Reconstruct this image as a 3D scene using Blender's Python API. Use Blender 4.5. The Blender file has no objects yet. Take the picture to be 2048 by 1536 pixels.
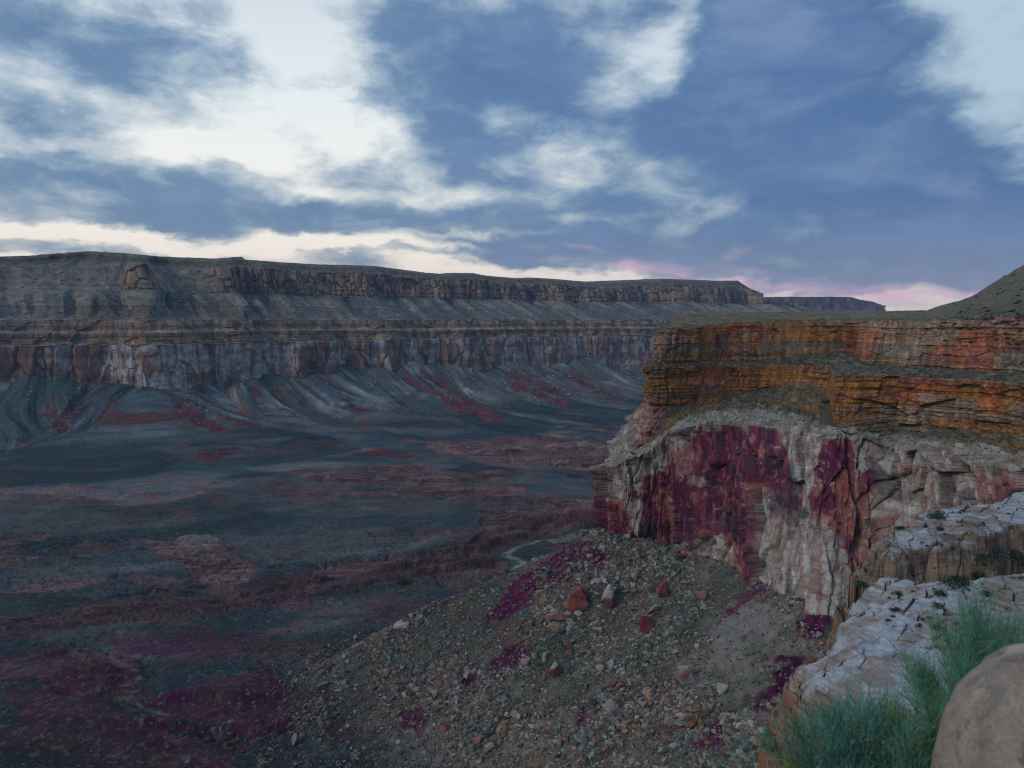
import bpy, bmesh, math, random
import numpy as np
from mathutils import Vector, Matrix
R = math.radians
rng = np.random.default_rng(7)
random.seed(7)
scene = bpy.context.scene
col = scene.collection

# ------------------------------------------------------------------ camera
FPX = 1592.0
PITCH = R(4.6)
CP, SP = math.cos(PITCH), math.sin(PITCH)
cd = bpy.data.cameras.new('camera')
cam = bpy.data.objects.new('camera', cd)
col.objects.link(cam)
scene.cycles.pixel_filter_type = 'BLACKMAN_HARRIS'
scene.cycles.filter_width = 1.15
cam.rotation_euler = (math.pi / 2 - PITCH, 0, 0)
cd.sensor_width = 36.0
cd.lens = 36.0 * FPX / 2048.0
cd.clip_start = 0.1
cd.clip_end = 60000.0
cd.dof.use_dof = True
cd.dof.focus_distance = 600.0
cd.dof.aperture_fstop = 2.8
scene.camera = cam


def slope(py):                       # dz/dy of the sight line through picture row py
    return -math.tan(math.atan((py - 768.0) / FPX) + PITCH)


def at_y(px, Y, z):                  # the point at depth Y and height z seen in column px
    v = math.tan(math.atan2(z, Y) + PITCH)
    return ((px - 1024.0) / FPX * Y / (CP + v * SP), Y, z)


def at_z(px, py, z):                 # the point at height z seen at (px, py)
    return at_y(px, z / slope(py), z)


def proj(x, y, z):
    d = np.maximum(y * CP - z * SP, 1.0)
    return 1024.0 + FPX * x / d, 768.0 - FPX * (y * SP + z * CP) / d


# ------------------------------------------------------------------ world, sun, exposure
SUN_EL, SUN_AZ = R(30), R(226)       # azimuth clockwise from +Y
scene.view_settings.view_transform = 'Standard'
scene.view_settings.look = 'None'
scene.view_settings.gamma = 1.0
scene.view_settings.exposure = 0.0
world = bpy.data.worlds.new('World')
scene.world = world
world.use_nodes = True
wn, wl = world.node_tree.nodes, world.node_tree.links
wn.clear()


class NT:
    def __init__(s, tree):
        s.n, s.l = tree.nodes, tree.links

    def put(s, sock, v):
        if isinstance(v, bpy.types.NodeSocket):
            s.l.new(v, sock)
        elif v is not None:
            sock.default_value = v

    def math(s, op, a, b=None, c=None, clamp=False):
        m = s.n.new('ShaderNodeMath')
        m.operation = op
        m.use_clamp = clamp
        for i, v in enumerate((a, b, c)):
            s.put(m.inputs[i], v)
        return m.outputs[0]

    def noise(s, vec, scale, detail=4, rough=0.5, dist=0.0, out=0):
        m = s.n.new('ShaderNodeTexNoise')
        s.put(m.inputs['Vector'], vec)
        m.inputs['Scale'].default_value = scale
        m.inputs['Detail'].default_value = detail
        m.inputs['Roughness'].default_value = rough
        m.inputs['Distortion'].default_value = dist
        return m.outputs[out]

    def mix(s, f, a, b, mode='MIX'):
        m = s.n.new('ShaderNodeMix')
        m.data_type = 'RGBA'
        m.blend_type = mode
        s.put(m.inputs['Factor'], f)
        s.put(m.inputs['A'], a if not isinstance(a, tuple) else (*a, 1))
        s.put(m.inputs['B'], b if not isinstance(b, tuple) else (*b, 1))
        return [o for o in m.outputs if o.type == 'RGBA'][0]

    def rng(s, v, a, b, c=0.0, d=1.0, smooth=True):
        m = s.n.new('ShaderNodeMapRange')
        m.interpolation_type = 'SMOOTHSTEP' if smooth else 'LINEAR'
        s.put(m.inputs[0], v)
        for i, q in enumerate((a, b, c, d)):
            m.inputs[i + 1].default_value = q
        return m.outputs[0]

    def ramp(s, v, stops, interp='LINEAR'):
        m = s.n.new('ShaderNodeValToRGB')
        cr = m.color_ramp
        cr.interpolation = interp
        while len(cr.elements) < len(stops):
            cr.elements.new(0.5)
        for e, (p, c) in zip(cr.elements, stops):
            e.position = p
            e.color = (*c, 1)
        s.put(m.inputs[0], v)
        return m.outputs[0]

    def comb(s, x, y, z=0.0):
        m = s.n.new('ShaderNodeCombineXYZ')
        for i, v in enumerate((x, y, z)):
            s.put(m.inputs[i], v)
        return m.outputs[0]

    def mapping(s, vec, loc=(0, 0, 0), rot=(0, 0, 0), scale=(1, 1, 1), kind='POINT'):
        m = s.n.new('ShaderNodeMapping')
        m.vector_type = kind
        s.put(m.inputs[0], vec)
        m.inputs['Location'].default_value = loc
        m.inputs['Rotation'].default_value = rot
        m.inputs['Scale'].default_value = scale
        return m.outputs[0]


def sun_vec(az, el):
    return Vector((math.sin(az) * math.cos(el), math.cos(az) * math.cos(el), math.sin(el)))


w = NT(world.node_tree)
tc = wn.new('ShaderNodeTexCoord')
sep = wn.new('ShaderNodeSeparateXYZ')
wl.new(tc.outputs['Generated'], sep.inputs[0])
dx, dy, dz = sep.outputs
az = w.math('ARCTAN2', dx, dy)                       # radians, 0 straight ahead
el = w.math('ARCSINE', dz)
zc = w.math('ADD', w.math('MAXIMUM', dz, 0.0), 0.13)
plane = w.comb(w.math('DIVIDE', dx, zc), w.math('DIVIDE', dy, zc), 0.0)   # the flat cloud layer
ae = w.comb(az, el, 0.0)
ae_s = w.comb(az, w.math('MULTIPLY', el, 1.9), 0.0)
n_big = w.noise(plane, 0.55, 5, 0.55, 0.35, 1)
n_fine = w.noise(ae_s, 9.0, 7, 0.6, 0.3, 1)


def vec(op, a, b):
    m = wn.new('ShaderNodeVectorMath')
    m.operation = op
    w.put(m.inputs[0], a)
    if op == 'SCALE':
        m.inputs[3].default_value = b
    else:
        w.put(m.inputs[1], b)
    return m.outputs[0]


wa = vec('MULTIPLY', vec('SUBTRACT', n_big, (0.5, 0.5, 0.5)), (0.09, 0.05, 0))
wb = vec('MULTIPLY', vec('SUBTRACT', n_fine, (0.5, 0.5, 0.5)), (0.13, 0.075, 0))
warped = vec('ADD', vec('ADD', ae, wa), wb)


def dirpx(px, py):
    u, v = (px - 1024) / FPX, (768 - py) / FPX
    d = Vector((u, CP + v * SP, -SP + v * CP)).normalized()
    return math.atan2(d.x, d.y), math.asin(d.z)


def blobs(lst, vecs):
    acc = None
    for (px, py, rx, ry, rot, s) in lst:
        a, e = dirpx(px, py)
        m = w.mapping(vecs, (a, e, 0), (0, 0, R(rot)), (rx / FPX * 1.5, ry / FPX * 1.5, 1), 'TEXTURE')
        g = wn.new('ShaderNodeTexGradient')
        g.gradient_type = 'SPHERICAL'
        wl.new(m, g.inputs[0])
        acc = w.math('MULTIPLY_ADD', g.outputs['Fac'], s, 0.0 if acc is None else acc)
    return acc


DARK = [  # cloud masses: column, row, radii, tilt, depth
    (1040, 140, 330, 100, -8, 1.0), (1200, 230, 330, 90, -10, .9), (900, 180, 200, 110, -30, .8), (780, 90, 120, 80, -20, .6), (1260, 35, 80, 60, 0, .9),
    (1560, 130, 170, 190, 0, 1.25), (1690, 250, 300, 180, -25, 1.5), (1480, 330, 380, 110, -8, .8),
    (1850, 400, 330, 130, -6, 1.4), (1420, 90, 130, 150, 0, .5), (1560, 60, 240, 80, 0, .75), (1700, 120, 120, 160, -25, .8),
    (1330, 400, 260, 50, 6, .65), (1080, 350, 180, 60, -12, .55), (1990, 390, 160, 110, 0, .9), (1900, 200, 60, 26, 30, .4), (2000, 60, 90, 20, 20, .35),
    (170, 110, 260, 60, -10, .9), (420, 125, 190, 55, -4, .9), (60, 230, 150, 45, -12, 1.1),
    (60, 400, 240, 60, 0, 1.25), (330, 395, 300, 50, -4, 1.0), (500, 350, 90, 45, 0, .7), (150, 310, 170, 28, -6, .6),
    (340, 245, 120, 28, 0, .5), (80, 40, 170, 60, -15, .5), (300, 200, 90, 20, -10, .4), (470, 210, 70, 18, 0, .4), (560, 40, 160, 50, 10, .25), (610, 170, 60, 16, 0, .3), (670, 322, 120, 42, -22, 1.5), (870, 300, 160, 60, -12, 1.3), (640, 420, 110, 30, 0, .5),
    (780, 400, 200, 28, -5, .5), (700, 468, 200, 16, 2, .7), (980, 440, 330, 30, -4, .6), (1250, 470, 420, 40, -3, .55),
    (1700, 520, 520, 50, -2, .7), (1000, 512, 300, 20, 2, 1.0), (180, 495, 220, 12, -2, .9), (450, 470, 60, 14, 0, .3),
    (1900, 560, 330, 30, 0, .7), (1500, 470, 420, 60, 0, .9), (1250, 420, 300, 60, 4, .5), (1100, 480, 300, 30, 3, .7), (1250, 515, 330, 22, 2, .8), (850, 500, 200, 18, 3, .6), (900, 130, 200, 90, -10, .5), (1100, 60, 200, 80, 0, .6), (700, 420, 180, 20, 0, .5), (2000, 470, 250, 80, 0, .8), (1650, 545, 400, 22, 0, .6), (640, 440, 170, 22, -6, .45), (430, 440, 220, 24, 0, .4),
]
LIGHT = [
    (1280, 130, 110, 55, 20, .75), (1350, 60, 50, 90, -12, .9), (640, 120, 110, 170, 12, .5), (1985, 120, 95, 180, 28, .8), (2040, 270, 60, 60, 0, .6),
    (1090, 320, 130, 24, -8, .5), (740, 395, 230, 20, -4, .6), (700, 235, 150, 36, -20, .5), (760, 500, 260, 9, 0, .5), (120, 290, 180, 24, -8, .9), (560, 60, 160, 90, 0, .3), (930, 470, 260, 10, 3, .5), (450, 300, 110, 26, 0, .6), (1130, 435, 120, 12, 4, .5), (820, 180, 60, 60, -30, .3), (1260, 430, 90, 22, 10, .3), (1400, 440, 110, 30, 30, .45), (560, 230, 280, 60, -8, .5),
    (1100, 600, 60, 20, 0, 0.1), (1340, 560, 420, 14, -3, .75), (330, 470, 420, 16, -2, .55), 
    (1620, 455, 60, 18, 15, .3), (1170, 30, 60, 40, 0, .4), (1620, 10, 60, 40, 0, .3), (600, 500, 380, 14, 0, .4), (1640, 585, 420, 10, -2, .6), (1100, 312, 110, 16, -8, .1), (640, 60, 200, 90, 0, .5), (300, 290, 200, 24, -8, .4), (480, 280, 160, 40, 0, .4), (260, 465, 330, 14, 0, .5),
]
PINK = [(1235, 536, 60, 16, -8, .6), (1120, 520, 40, 9, 0, .5), (1470, 514, 26, 9, 20, .6), (1420, 540, 120, 7, -6, .4), (1850, 597, 130, 9, -1, 1.1), (1160, 492, 45, 5, -12, .4), (1560, 572, 260, 9, -3, .7), (1350, 548, 160, 9, -8, .6),
        (1750, 585, 320, 30, 0, .15)]
dark = blobs(DARK, warped)
light = blobs(LIGHT, warped)
pink = blobs(PINK, vec('ADD', ae, vec('SCALE', wb, .35)))
puff = w.noise(ae_s, 5.0, 8, 0.54, 0.4)
puff2 = w.noise(plane, 1.6, 8, 0.6, 0.3)
front = w.rng(dy, -0.2, 0.35)
back_cloud = w.rng(puff2, 0.36, 0.62, 0.5, 1.0)
dark_s = w.math('SUBTRACT', 1.0, w.math('POWER', 0.40, dark))     # thick parts even out
streak = w.noise(w.comb(az, w.math('MULTIPLY', el, 4.5), 3.0), 4.2, 7, 0.6, 0.6)
dens = w.math('SUBTRACT', w.math('MULTIPLY_ADD', dark_s, 0.95, 0.07), w.math('MULTIPLY', light, .62))
dens = w.math('ADD', dens, w.math('MULTIPLY_ADD', puff, 1.25, -0.625))
dens = w.math('ADD', dens, w.math('MULTIPLY_ADD', puff2, 0.40, -0.20))
dens = w.math('ADD', dens, w.math('MULTIPLY_ADD', streak, 0.60, -0.28))
wisp = w.noise(ae_s, 12.0, 8, 0.62, 0.3)
dens = w.math('ADD', dens, w.math('MULTIPLY_ADD', wisp, 1.0, -0.49))
dens = w.math('ADD', w.math('MULTIPLY', dens, front), w.math('MULTIPLY', back_cloud, w.math('SUBTRACT', 1.0, front)), clamp=True)
# lit thin cloud between the masses: cream low down, cool white above
lit = w.ramp(w.rng(el, 0.0, 0.48, smooth=False), [(0, (.86, .72, .66)), (.16, (.95, .86, .76)), (.3, (.93, .92, .87)), (.55, (.78, .84, .86)), (.8, (.60, .68, .76)), (1, (.52, .60, .70))])
east = w.rng(az, -0.05, 0.5)
lit = w.mix(w.math('MULTIPLY', east, w.rng(el, 0.02, 0.14)), lit, (.44, .56, .68))
body = w.ramp(dens, [(0, (1, 1, 1)), (.15, (.88, .90, .92)), (.35, (.58, .65, .74)), (.55, (.34, .45, .60)), (.78, (.17, .28, .46)), (1, (.09, .18, .38))])
sky_c = w.mix(1.0, lit, body, 'MULTIPLY')
dc = w.mix(w.rng(el, 0.0, 0.16), (.27, .30, .42), (.084, .170, .365))
dcl = w.mix(w.rng(el, 0.0, 0.16), (.27, .30, .42), (.125, .215, .36))
dc = w.mix(w.rng(az, -.35, 0.1), dcl, dc)
dc = w.mix(w.rng(streak, .35, .7, 0, .45), dc, (.20, .31, .49))
dc = w.mix(w.rng(w.math('ADD', puff, w.math('MULTIPLY', wisp, .5)), .74, .98, 0, .55), dc, (.27, .37, .53))
sky_c = w.mix(w.math('MULTIPLY', w.rng(dens, .45, 1.05), .8), sky_c, dc)
sky_c = w.mix(w.math('MULTIPLY', w.math('MULTIPLY', pink, w.rng(wisp, .38, .62, .1, 1.0)), 0.75, clamp=True), sky_c, (.95, .55, .72))
lp = w.rng(dz, -0.08, 0.0)
sky_c = w.mix(lp, (.06, .06, .08), sky_c)
neb = wn.new('ShaderNodeTexSky')                    # the clear air above the cloud layer
neb.sky_type = 'NISHITA'
neb.sun_disc = False
neb.sun_elevation = R(4)
neb.sun_rotation = SUN_AZ
bg1 = wn.new('ShaderNodeBackground')
bg2 = wn.new('ShaderNodeBackground')
wl.new(neb.outputs[0], bg1.inputs[0])
bg1.inputs[1].default_value = 0.05
wl.new(sky_c, bg2.inputs[0])
bg2.inputs[1].default_value = 1.12
add = wn.new('ShaderNodeMixShader')
add.inputs[0].default_value = 0.94
wl.new(bg1.outputs[0], add.inputs[1])
wl.new(bg2.outputs[0], add.inputs[2])
wo = wn.new('ShaderNodeOutputWorld')
wl.new(add.outputs[0], wo.inputs[0])

sd = bpy.data.lights.new('sun', 'SUN')
sd.energy = 0.95
sd.angle = R(16)
sd.color = (1.0, .93, .86)
sun = bpy.data.objects.new('sun', sd)
col.objects.link(sun)
sun.rotation_euler = sun_vec(SUN_AZ, SUN_EL).to_track_quat('Z', 'Y').to_euler()

# ------------------------------------------------------------------ numeric helpers
U32 = np.uint32


def hsh(ix, iy, seed):
    ix = ix.astype(np.int64).astype(U32)
    iy = iy.astype(np.int64).astype(U32)
    n = ix * U32(374761393) + iy * U32(668265263) + U32((seed * 2246822519 + 12345) & 0xffffffff)
    n = (n ^ (n >> U32(13))) * U32(1274126177)
    n = (n ^ (n >> U32(15))) * U32(2246822519)
    n = n ^ (n >> U32(16))
    return n.astype(np.float32) * np.float32(1 / 4294967296.0)


def vn(x, y, seed=0):
    x = np.asarray(x, np.float64)
    y = np.asarray(y, np.float64)
    x, y = np.broadcast_arrays(x, y)
    x0, y0 = np.floor(x), np.floor(y)
    fx, fy = (x - x0).astype(np.float32), (y - y0).astype(np.float32)
    fx = fx * fx * fx * (fx * (fx * 6 - 15) + 10)
    fy = fy * fy * fy * (fy * (fy * 6 - 15) + 10)
    a, b = hsh(x0, y0, seed), hsh(x0 + 1, y0, seed)
    c, d = hsh(x0, y0 + 1, seed), hsh(x0 + 1, y0 + 1, seed)
    return ((a + (b - a) * fx) * (1 - fy) + (c + (d - c) * fx) * fy) * 2 - 1


def fbm(x, y, octv=4, seed=0, gain=.5):
    t, a, s = 0, 1.0, 0
    for i in range(octv):
        t = t + a * vn(x, y, seed + i * 17)
        s += a
        x, y = 1.62 * x + 1.17 * y + 3.1, -1.17 * x + 1.62 * y - 7.7
        a *= gain
    return t / s * 1.35


def fbm_a(x, y, octv=4, seed=0, gain=.5):            # keeps its axes (for stretched patterns)
    t, a, s = 0, 1.0, 0
    for i in range(octv):
        t = t + a * vn(x + i * 5.3, y - i * 3.7, seed + i * 17)
        s += a
        x, y = x * 2.03, y * 2.03
        a *= gain
    return t / s * 1.35


def cells(x, y, seed=0, jit=.9):
    """nearest-cell noise: distance gap to the next cell, three random numbers and the offset in the cell"""
    x0, y0 = np.floor(x), np.floor(y)
    f1 = np.full(x.shape, 9., np.float32)
    f2 = f1.copy()
    ci, cj = np.zeros(x.shape), np.zeros(x.shape)
    ox, oy = np.zeros(x.shape, np.float32), np.zeros(x.shape, np.float32)
    for i in (-1, 0, 1):
        for j in (-1, 0, 1):
            gx, gy = x0 + i, y0 + j
            px = gx + .5 + jit * (hsh(gx, gy, seed) - .5)
            py = gy + .5 + jit * (hsh(gx, gy, seed + 1) - .5)
            ddx, ddy = (x - px).astype(np.float32), (y - py).astype(np.float32)
            d = np.sqrt(ddx * ddx + ddy * ddy)
            m = d < f1
            f2 = np.where(m, f1, np.minimum(f2, d))
            f1 = np.where(m, d, f1)
            ci, cj = np.where(m, gx, ci), np.where(m, gy, cj)
            ox, oy = np.where(m, ddx, ox), np.where(m, ddy, oy)
    return f2 - f1, hsh(ci, cj, seed + 2), hsh(ci, cj, seed + 3), hsh(ci, cj, seed + 4), ox, oy


def facets(x, y, seed=0, tilt=1.0):
    e, a, b, c, ox, oy = cells(x, y, seed)
    return (a - .5) * 2 + tilt * ((b - .5) * 2 * ox + (c - .5) * 2 * oy), e, a


def ss(x, a, b):
    t = np.clip((x - a) / (b - a), 0, 1)
    return t * t * (3 - 2 * t)


def lerp(a, b, t):
    return a + (b - a) * t


def cmix(A, B, m):
    m = np.clip(m, 0, 1)[..., None]
    return np.asarray(A) * (1 - m) + np.asarray(B) * m


def polydist(x, y, pts):
    """distance to an open polyline, arc length of the nearest point, side (+ left of travel)"""
    best = np.full(x.shape, 1e12)
    arc = np.zeros(x.shape)
    side = np.ones(x.shape)
    s0 = 0.0
    for (ax, ay), (bx, by) in zip(pts[:-1], pts[1:]):
        ex, ey = bx - ax, by - ay
        L = math.hypot(ex, ey)
        t = np.clip(((x - ax) * ex + (y - ay) * ey) / (L * L), 0, 1)
        qx, qy = x - ax - t * ex, y - ay - t * ey
        d = qx * qx + qy * qy
        m = d < best
        best = np.where(m, d, best)
        arc = np.where(m, s0 + t * L, arc)
        side = np.where(m, np.sign(ex * qy - ey * qx), side)
        s0 += L
    return np.sqrt(best), arc, side


def polysd(x, y, poly):
    """signed distance to a closed polygon, positive inside"""
    best = np.full(x.shape, 1e12)
    ins = np.zeros(x.shape, bool)
    n = len(poly)
    for i in range(n):
        ax, ay = poly[i]
        bx, by = poly[(i + 1) % n]
        ex, ey = bx - ax, by - ay
        t = np.clip(((x - ax) * ex + (y - ay) * ey) / max(ex * ex + ey * ey, 1e-9), 0, 1)
        qx, qy = x - ax - t * ex, y - ay - t * ey
        best = np.minimum(best, qx * qx + qy * qy)
        c = ((ay > y) != (by > y)) & (x < (bx - ax) * (y - ay) / (by - ay + 1e-12) + ax)
        ins ^= c
    return np.where(ins, 1, -1) * np.sqrt(best)


def patch_mask(qx, qy, polys, soft=6.0):
    """soft mask of outcrops; outlines are given as seen in the survey photo, edges already warped by the caller"""
    out = np.zeros(qx.shape)
    for poly in polys:
        xs, ys = [p[0] for p in poly], [p[1] for p in poly]
        bb = (qx > min(xs) - 30) & (qx < max(xs) + 30) & (qy > min(ys) - 30) & (qy < max(ys) + 30)
        if bb.any():
            out[bb] = np.maximum(out[bb], ss(polysd(qx[bb], qy[bb], poly), -soft, soft))
    return out


def strata(z, seed, lo, hi):
    g = np.random.default_rng(seed)
    b = [-420.0]
    while b[-1] < 420:
        b.append(b[-1] + g.uniform(lo, hi) * (1 if g.random() < .8 else 2.2))
    b = np.array(b)
    v = g.random(len(b)).astype(np.float32)
    v2 = g.random(len(b)).astype(np.float32)
    i = np.clip(np.searchsorted(b, z) - 1, 0, len(b) - 2)
    return v[i], v2[i], (z - b[i]) / (b[i + 1] - b[i])


def tag(o, label=None, cat=None, group=None, kind=None):
    for k, v in (('label', label), ('category', cat), ('group', group), ('kind', kind)):
        if v:
            o[k] = v
    return o


def np_mesh(name, V, F, mat, C=None, smooth=True, parent=None):
    me = bpy.data.meshes.new(name)
    V = np.asarray(V, np.float32)
    F = np.asarray(F, np.int32)
    k = F.shape[1]
    me.vertices.add(len(V))
    me.vertices.foreach_set('co', V.ravel())
    me.loops.add(F.size)
    me.loops.foreach_set('vertex_index', F.ravel())
    me.polygons.add(len(F))
    me.polygons.foreach_set('loop_start', np.arange(0, F.size, k, dtype=np.int32))
    me.polygons.foreach_set('loop_total', np.full(len(F), k, np.int32))
    me.polygons.foreach_set('use_smooth', np.full(len(F), smooth, bool))
    me.update(calc_edges=True)
    if C is not None:
        a = me.color_attributes.new('Col', 'FLOAT_COLOR', 'POINT')
        cc = np.ones((len(V), 4), np.float32)
        cc[:, :3] = np.clip(C, 0.002, 1)
        a.data.foreach_set('color', cc.ravel())
    if mat:
        me.materials.append(mat)
    o = bpy.data.objects.new(name, me)
    col.objects.link(o)
    if parent:
        o.parent = parent
    return o


def grid_faces(n, m):
    i = np.arange(n * m).reshape(n, m)
    return np.stack([i[:-1, :-1], i[:-1, 1:], i[1:, 1:], i[1:, :-1]], -1).reshape(-1, 4)


def grid_obj(name, X, Y, Z, C, mat, mask=None, flip=False):
    V = np.stack([X, Y, Z], -1).reshape(-1, 3)
    F = grid_faces(*X.shape)
    C = C.reshape(-1, 3)
    if mask is not None:
        F = F[mask.ravel()]
        used = np.zeros(len(V), bool)
        used[F] = True
        new = np.cumsum(used) - 1
        F = new[F]
        V, C = V[used], C[used]
    if flip:
        F = F[:, ::-1]
    return np_mesh(name, V, F, mat, C)


# ------------------------------------------------------------------ materials
def surf_mat(name, s1, s2, amt=.35, bump=.5, bdist=.5, streak=None, rough=.92, spec=.15, speck=None, joint=None):
    """mineral colour from the geology attribute, broken up by two noises in metres, with bump"""
    m = bpy.data.materials.new(name)
    m.use_nodes = True
    t = NT(m.node_tree)
    bs = t.n['Principled BSDF']
    at = t.n.new('ShaderNodeAttribute')
    at.attribute_name = 'Col'
    tcc = t.n.new('ShaderNodeTexCoord')
    P = tcc.outputs['Object']
    n1 = t.noise(P, s1, 6, .65)
    n2 = t.noise(P, s2, 5, .7)
    f = t.math('MULTIPLY', t.rng(n1, .25, .75, 1 - amt, 1 + amt, False), t.rng(n2, .3, .7, 1 - amt, 1 + amt, False))
    if streak:
        q = t.mapping(P, scale=streak)
        f = t.math('MULTIPLY', f, t.rng(t.noise(q, 1.0, 5, .6), .35, .65, .72, 1.25, False))
    cmb = t.comb(f, f, f)
    c = t.mix(1.0, at.outputs['Color'], cmb, 'MULTIPLY')
    if speck:                                        # scrub and pale stones: scale, share, dark colour, pale colour
        vv = t.n.new('ShaderNodeTexVoronoi')
        t.put(vv.inputs['Vector'], P)
        vv.inputs['Scale'].default_value = speck[0]
        sx = t.n.new('ShaderNodeSeparateColor')
        t.put(sx.inputs[0], vv.outputs['Color'])
        near = t.rng(vv.outputs['Distance'], .22, .42, 1, 0)
        c = t.mix(t.math('MULTIPLY', near, t.rng(sx.outputs[0], speck[1] - .05, speck[1] + .05, 1, 0)), c, speck[2])
        c = t.mix(t.math('MULTIPLY', near, t.rng(sx.outputs[1], 1 - speck[4] - .04, 1 - speck[4] + .04, 0, .7)), c, speck[3])
    t.put(bs.inputs['Base Color'], c)
    bs.inputs['Roughness'].default_value = rough
    bs.inputs['Specular IOR Level'].default_value = spec
    h = t.math('ADD', n1, t.math('MULTIPLY', n2, .6))
    b = t.n.new('ShaderNodeBump')
    b.inputs['Strength'].default_value = bump
    b.inputs['Distance'].default_value = bdist
    t.put(b.inputs['Height'], h)
    t.put(bs.inputs['Normal'], b.outputs[0])
    return m


M_FLOOR = surf_mat('scrub_floor', .035, .30, .28, .5, 1.2, speck=(.27, .36, (.018, .028, .028), (.15, .15, .14), .08))
M_FTALUS = surf_mat('far_scree', .03, .22, .25, .6, 1.5, speck=(.17, .22, (.035, .05, .055), (.26, .27, .27), .14))
M_TALUS = surf_mat('near_scree', .12, 1.1, .38, .8, .5, speck=(.5, .2, (.03, .045, .035), (.25, .25, .23), .2))
M_FWALL = surf_mat('far_rock', .02, .15, .3, .6, 2.0, streak=(.06, .06, .012))
M_NROCK = surf_mat('near_rock', .10, .7, .30, .8, .7, streak=(.25, .25, .05))
M_LEDGE = surf_mat('pale_slickrock', .3, 2.0, .14, .5, .15, streak=(.1, .1, 1.6))

# ------------------------------------------------------------------ far wall plan (metres)
FW_PX = [-420, -200, 0, 180, 290, 420, 500, 620, 700, 850, 1000, 1150, 1310, 1500, 1600, 1700]
FW_Y = [1900, 2000, 2110, 2190, 2170, 2380, 2430, 2560, 2700, 2860, 3040, 3260, 3520, 3900, 4160, 4500]
foot = np.array([at_y(p, y, -185)[:2] for p, y in zip(FW_PX, FW_Y)])

# near mesa stations: for each, contact lines (column, depth, height)
#        F foot              R rim              C bench inner      B brown base      M mid ledge      M2 ledge inner    T top
ST = [
    [(1330, 1010, -200), (1340, 1010, -80), (1345, 1010, -76), (1352, 1010, -70), (1356, 1010, -42), (1360, 1010, -36), (1366, 1010, -8)],
    [(1235, 800, -195), (1225, 790, -118), (1270, 790, -100), (1300, 790, -72), (1308, 790, -42), (1322, 790, -36), (1334, 790, -8)],
    [(1200, 722, -192), (1197, 716, -128), (1266, 715, -116), (1287, 712, -73), (1293, 708, -42), (1312, 712, -35), (1322, 715, -8)],
    [(1194, 678, -192), (1188, 668, -126), (1268, 672, -113), (1282, 668, -73), (1290, 665, -42), (1308, 668, -34), (1318, 670, -9)],
    [(1225, 662, -190), (1228, 650, -120), (1282, 662, -106), (1300, 663, -73), (1306, 658, -42), (1325, 663, -34), (1335, 664, -9)],
    [(1285, 655, -188), (1290, 646, -106), (1312, 655, -96), (1338, 668, -73), (1340, 660, -42), (1350, 664, -34), (1358, 666, -8)],
    [(1350, 646, -186), (1335, 640, -94), (1350, 650, -84), (1400, 682, -72), (1402, 672, -42), (1405, 676, -34), (1408, 678, -6)],
    [(1420, 604, -183), (1412, 628, -80), (1425, 645, -74), (1455, 690, -66), (1456, 682, -42), (1460, 688, -34), (1462, 690, -4)],
    [(1500, 567, -184), (1492, 612, -78), (1505, 630, -71), (1525, 690, -60), (1528, 682, -42), (1530, 690, -33), (1534, 694, -3)],
    [(1560, 526, -185), (1570, 592, -77), (1582, 610, -71), (1592, 672, -52), (1602, 682, -40), (1604, 690, -30), (1612, 700, -2)],
    [(1632, 500, -186), (1640, 572, -82), (1645, 580, -77), (1650, 640, -56), (1656, 650, -44), (1690, 690, -28), (1700, 700, -1)],
    [(1655, 497, -186), (1664, 556, -79), (1666, 558, -77), (1668, 560, -72), (1672, 564, -44), (1738, 640, -36), (1748, 650, -1)],
    [(1710, 500, -180), (1708, 548, -78), (1710, 550, -77), (1712, 552, -71), (1715, 556, -44), (1775, 628, -36), (1790, 640, -1)],
    [(1765, 500, -172), (1768, 540, -86), (1785, 548, -79), (1795, 552, -71), (1800, 556, -44), (1825, 600, -37), (1850, 618, -1)],
    [(1860, 468, -166), (1880, 506, -84), (1892, 515, -77), (1900, 520, -70), (1904, 524, -44), (1922, 556, -38), (1940, 580, 0)],
    [(1950, 420, -158), (1985, 458, -80), (2005, 470, -76), (2018, 480, -70), (2024, 484, -44), (2034, 515, -38), (2046, 540, 2)],
    [(2100, 360, -150), (2150, 385, -80), (2180, 392, -76), (2200, 400, -70), (2210, 404, -44), (2220, 430, -38), (2230, 450, 5)],
    [(2250, 320, -150), (2350, 330, -80), (2400, 335, -76), (2450, 340, -70), (2460, 344, -44), (2480, 360, -38), (2500, 380, 8)],
]
n_foot = np.array([at_y(*s[0])[:2] for s in ST])
# left flank of the talus continues towards the viewer under the pale ledges
n_foot_line = [tuple(p) for p in n_foot[:15]] + [(190, 400), (168, 300), (118, 225), (70, 165), (40, 90), (10, 10)]
RIDGE = [(74, 672, -184), (-10, 672, -222), (-60, 672, -243), (-100, 668, -262), (-150, 645, -288), (-200, 620, -308)]

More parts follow.
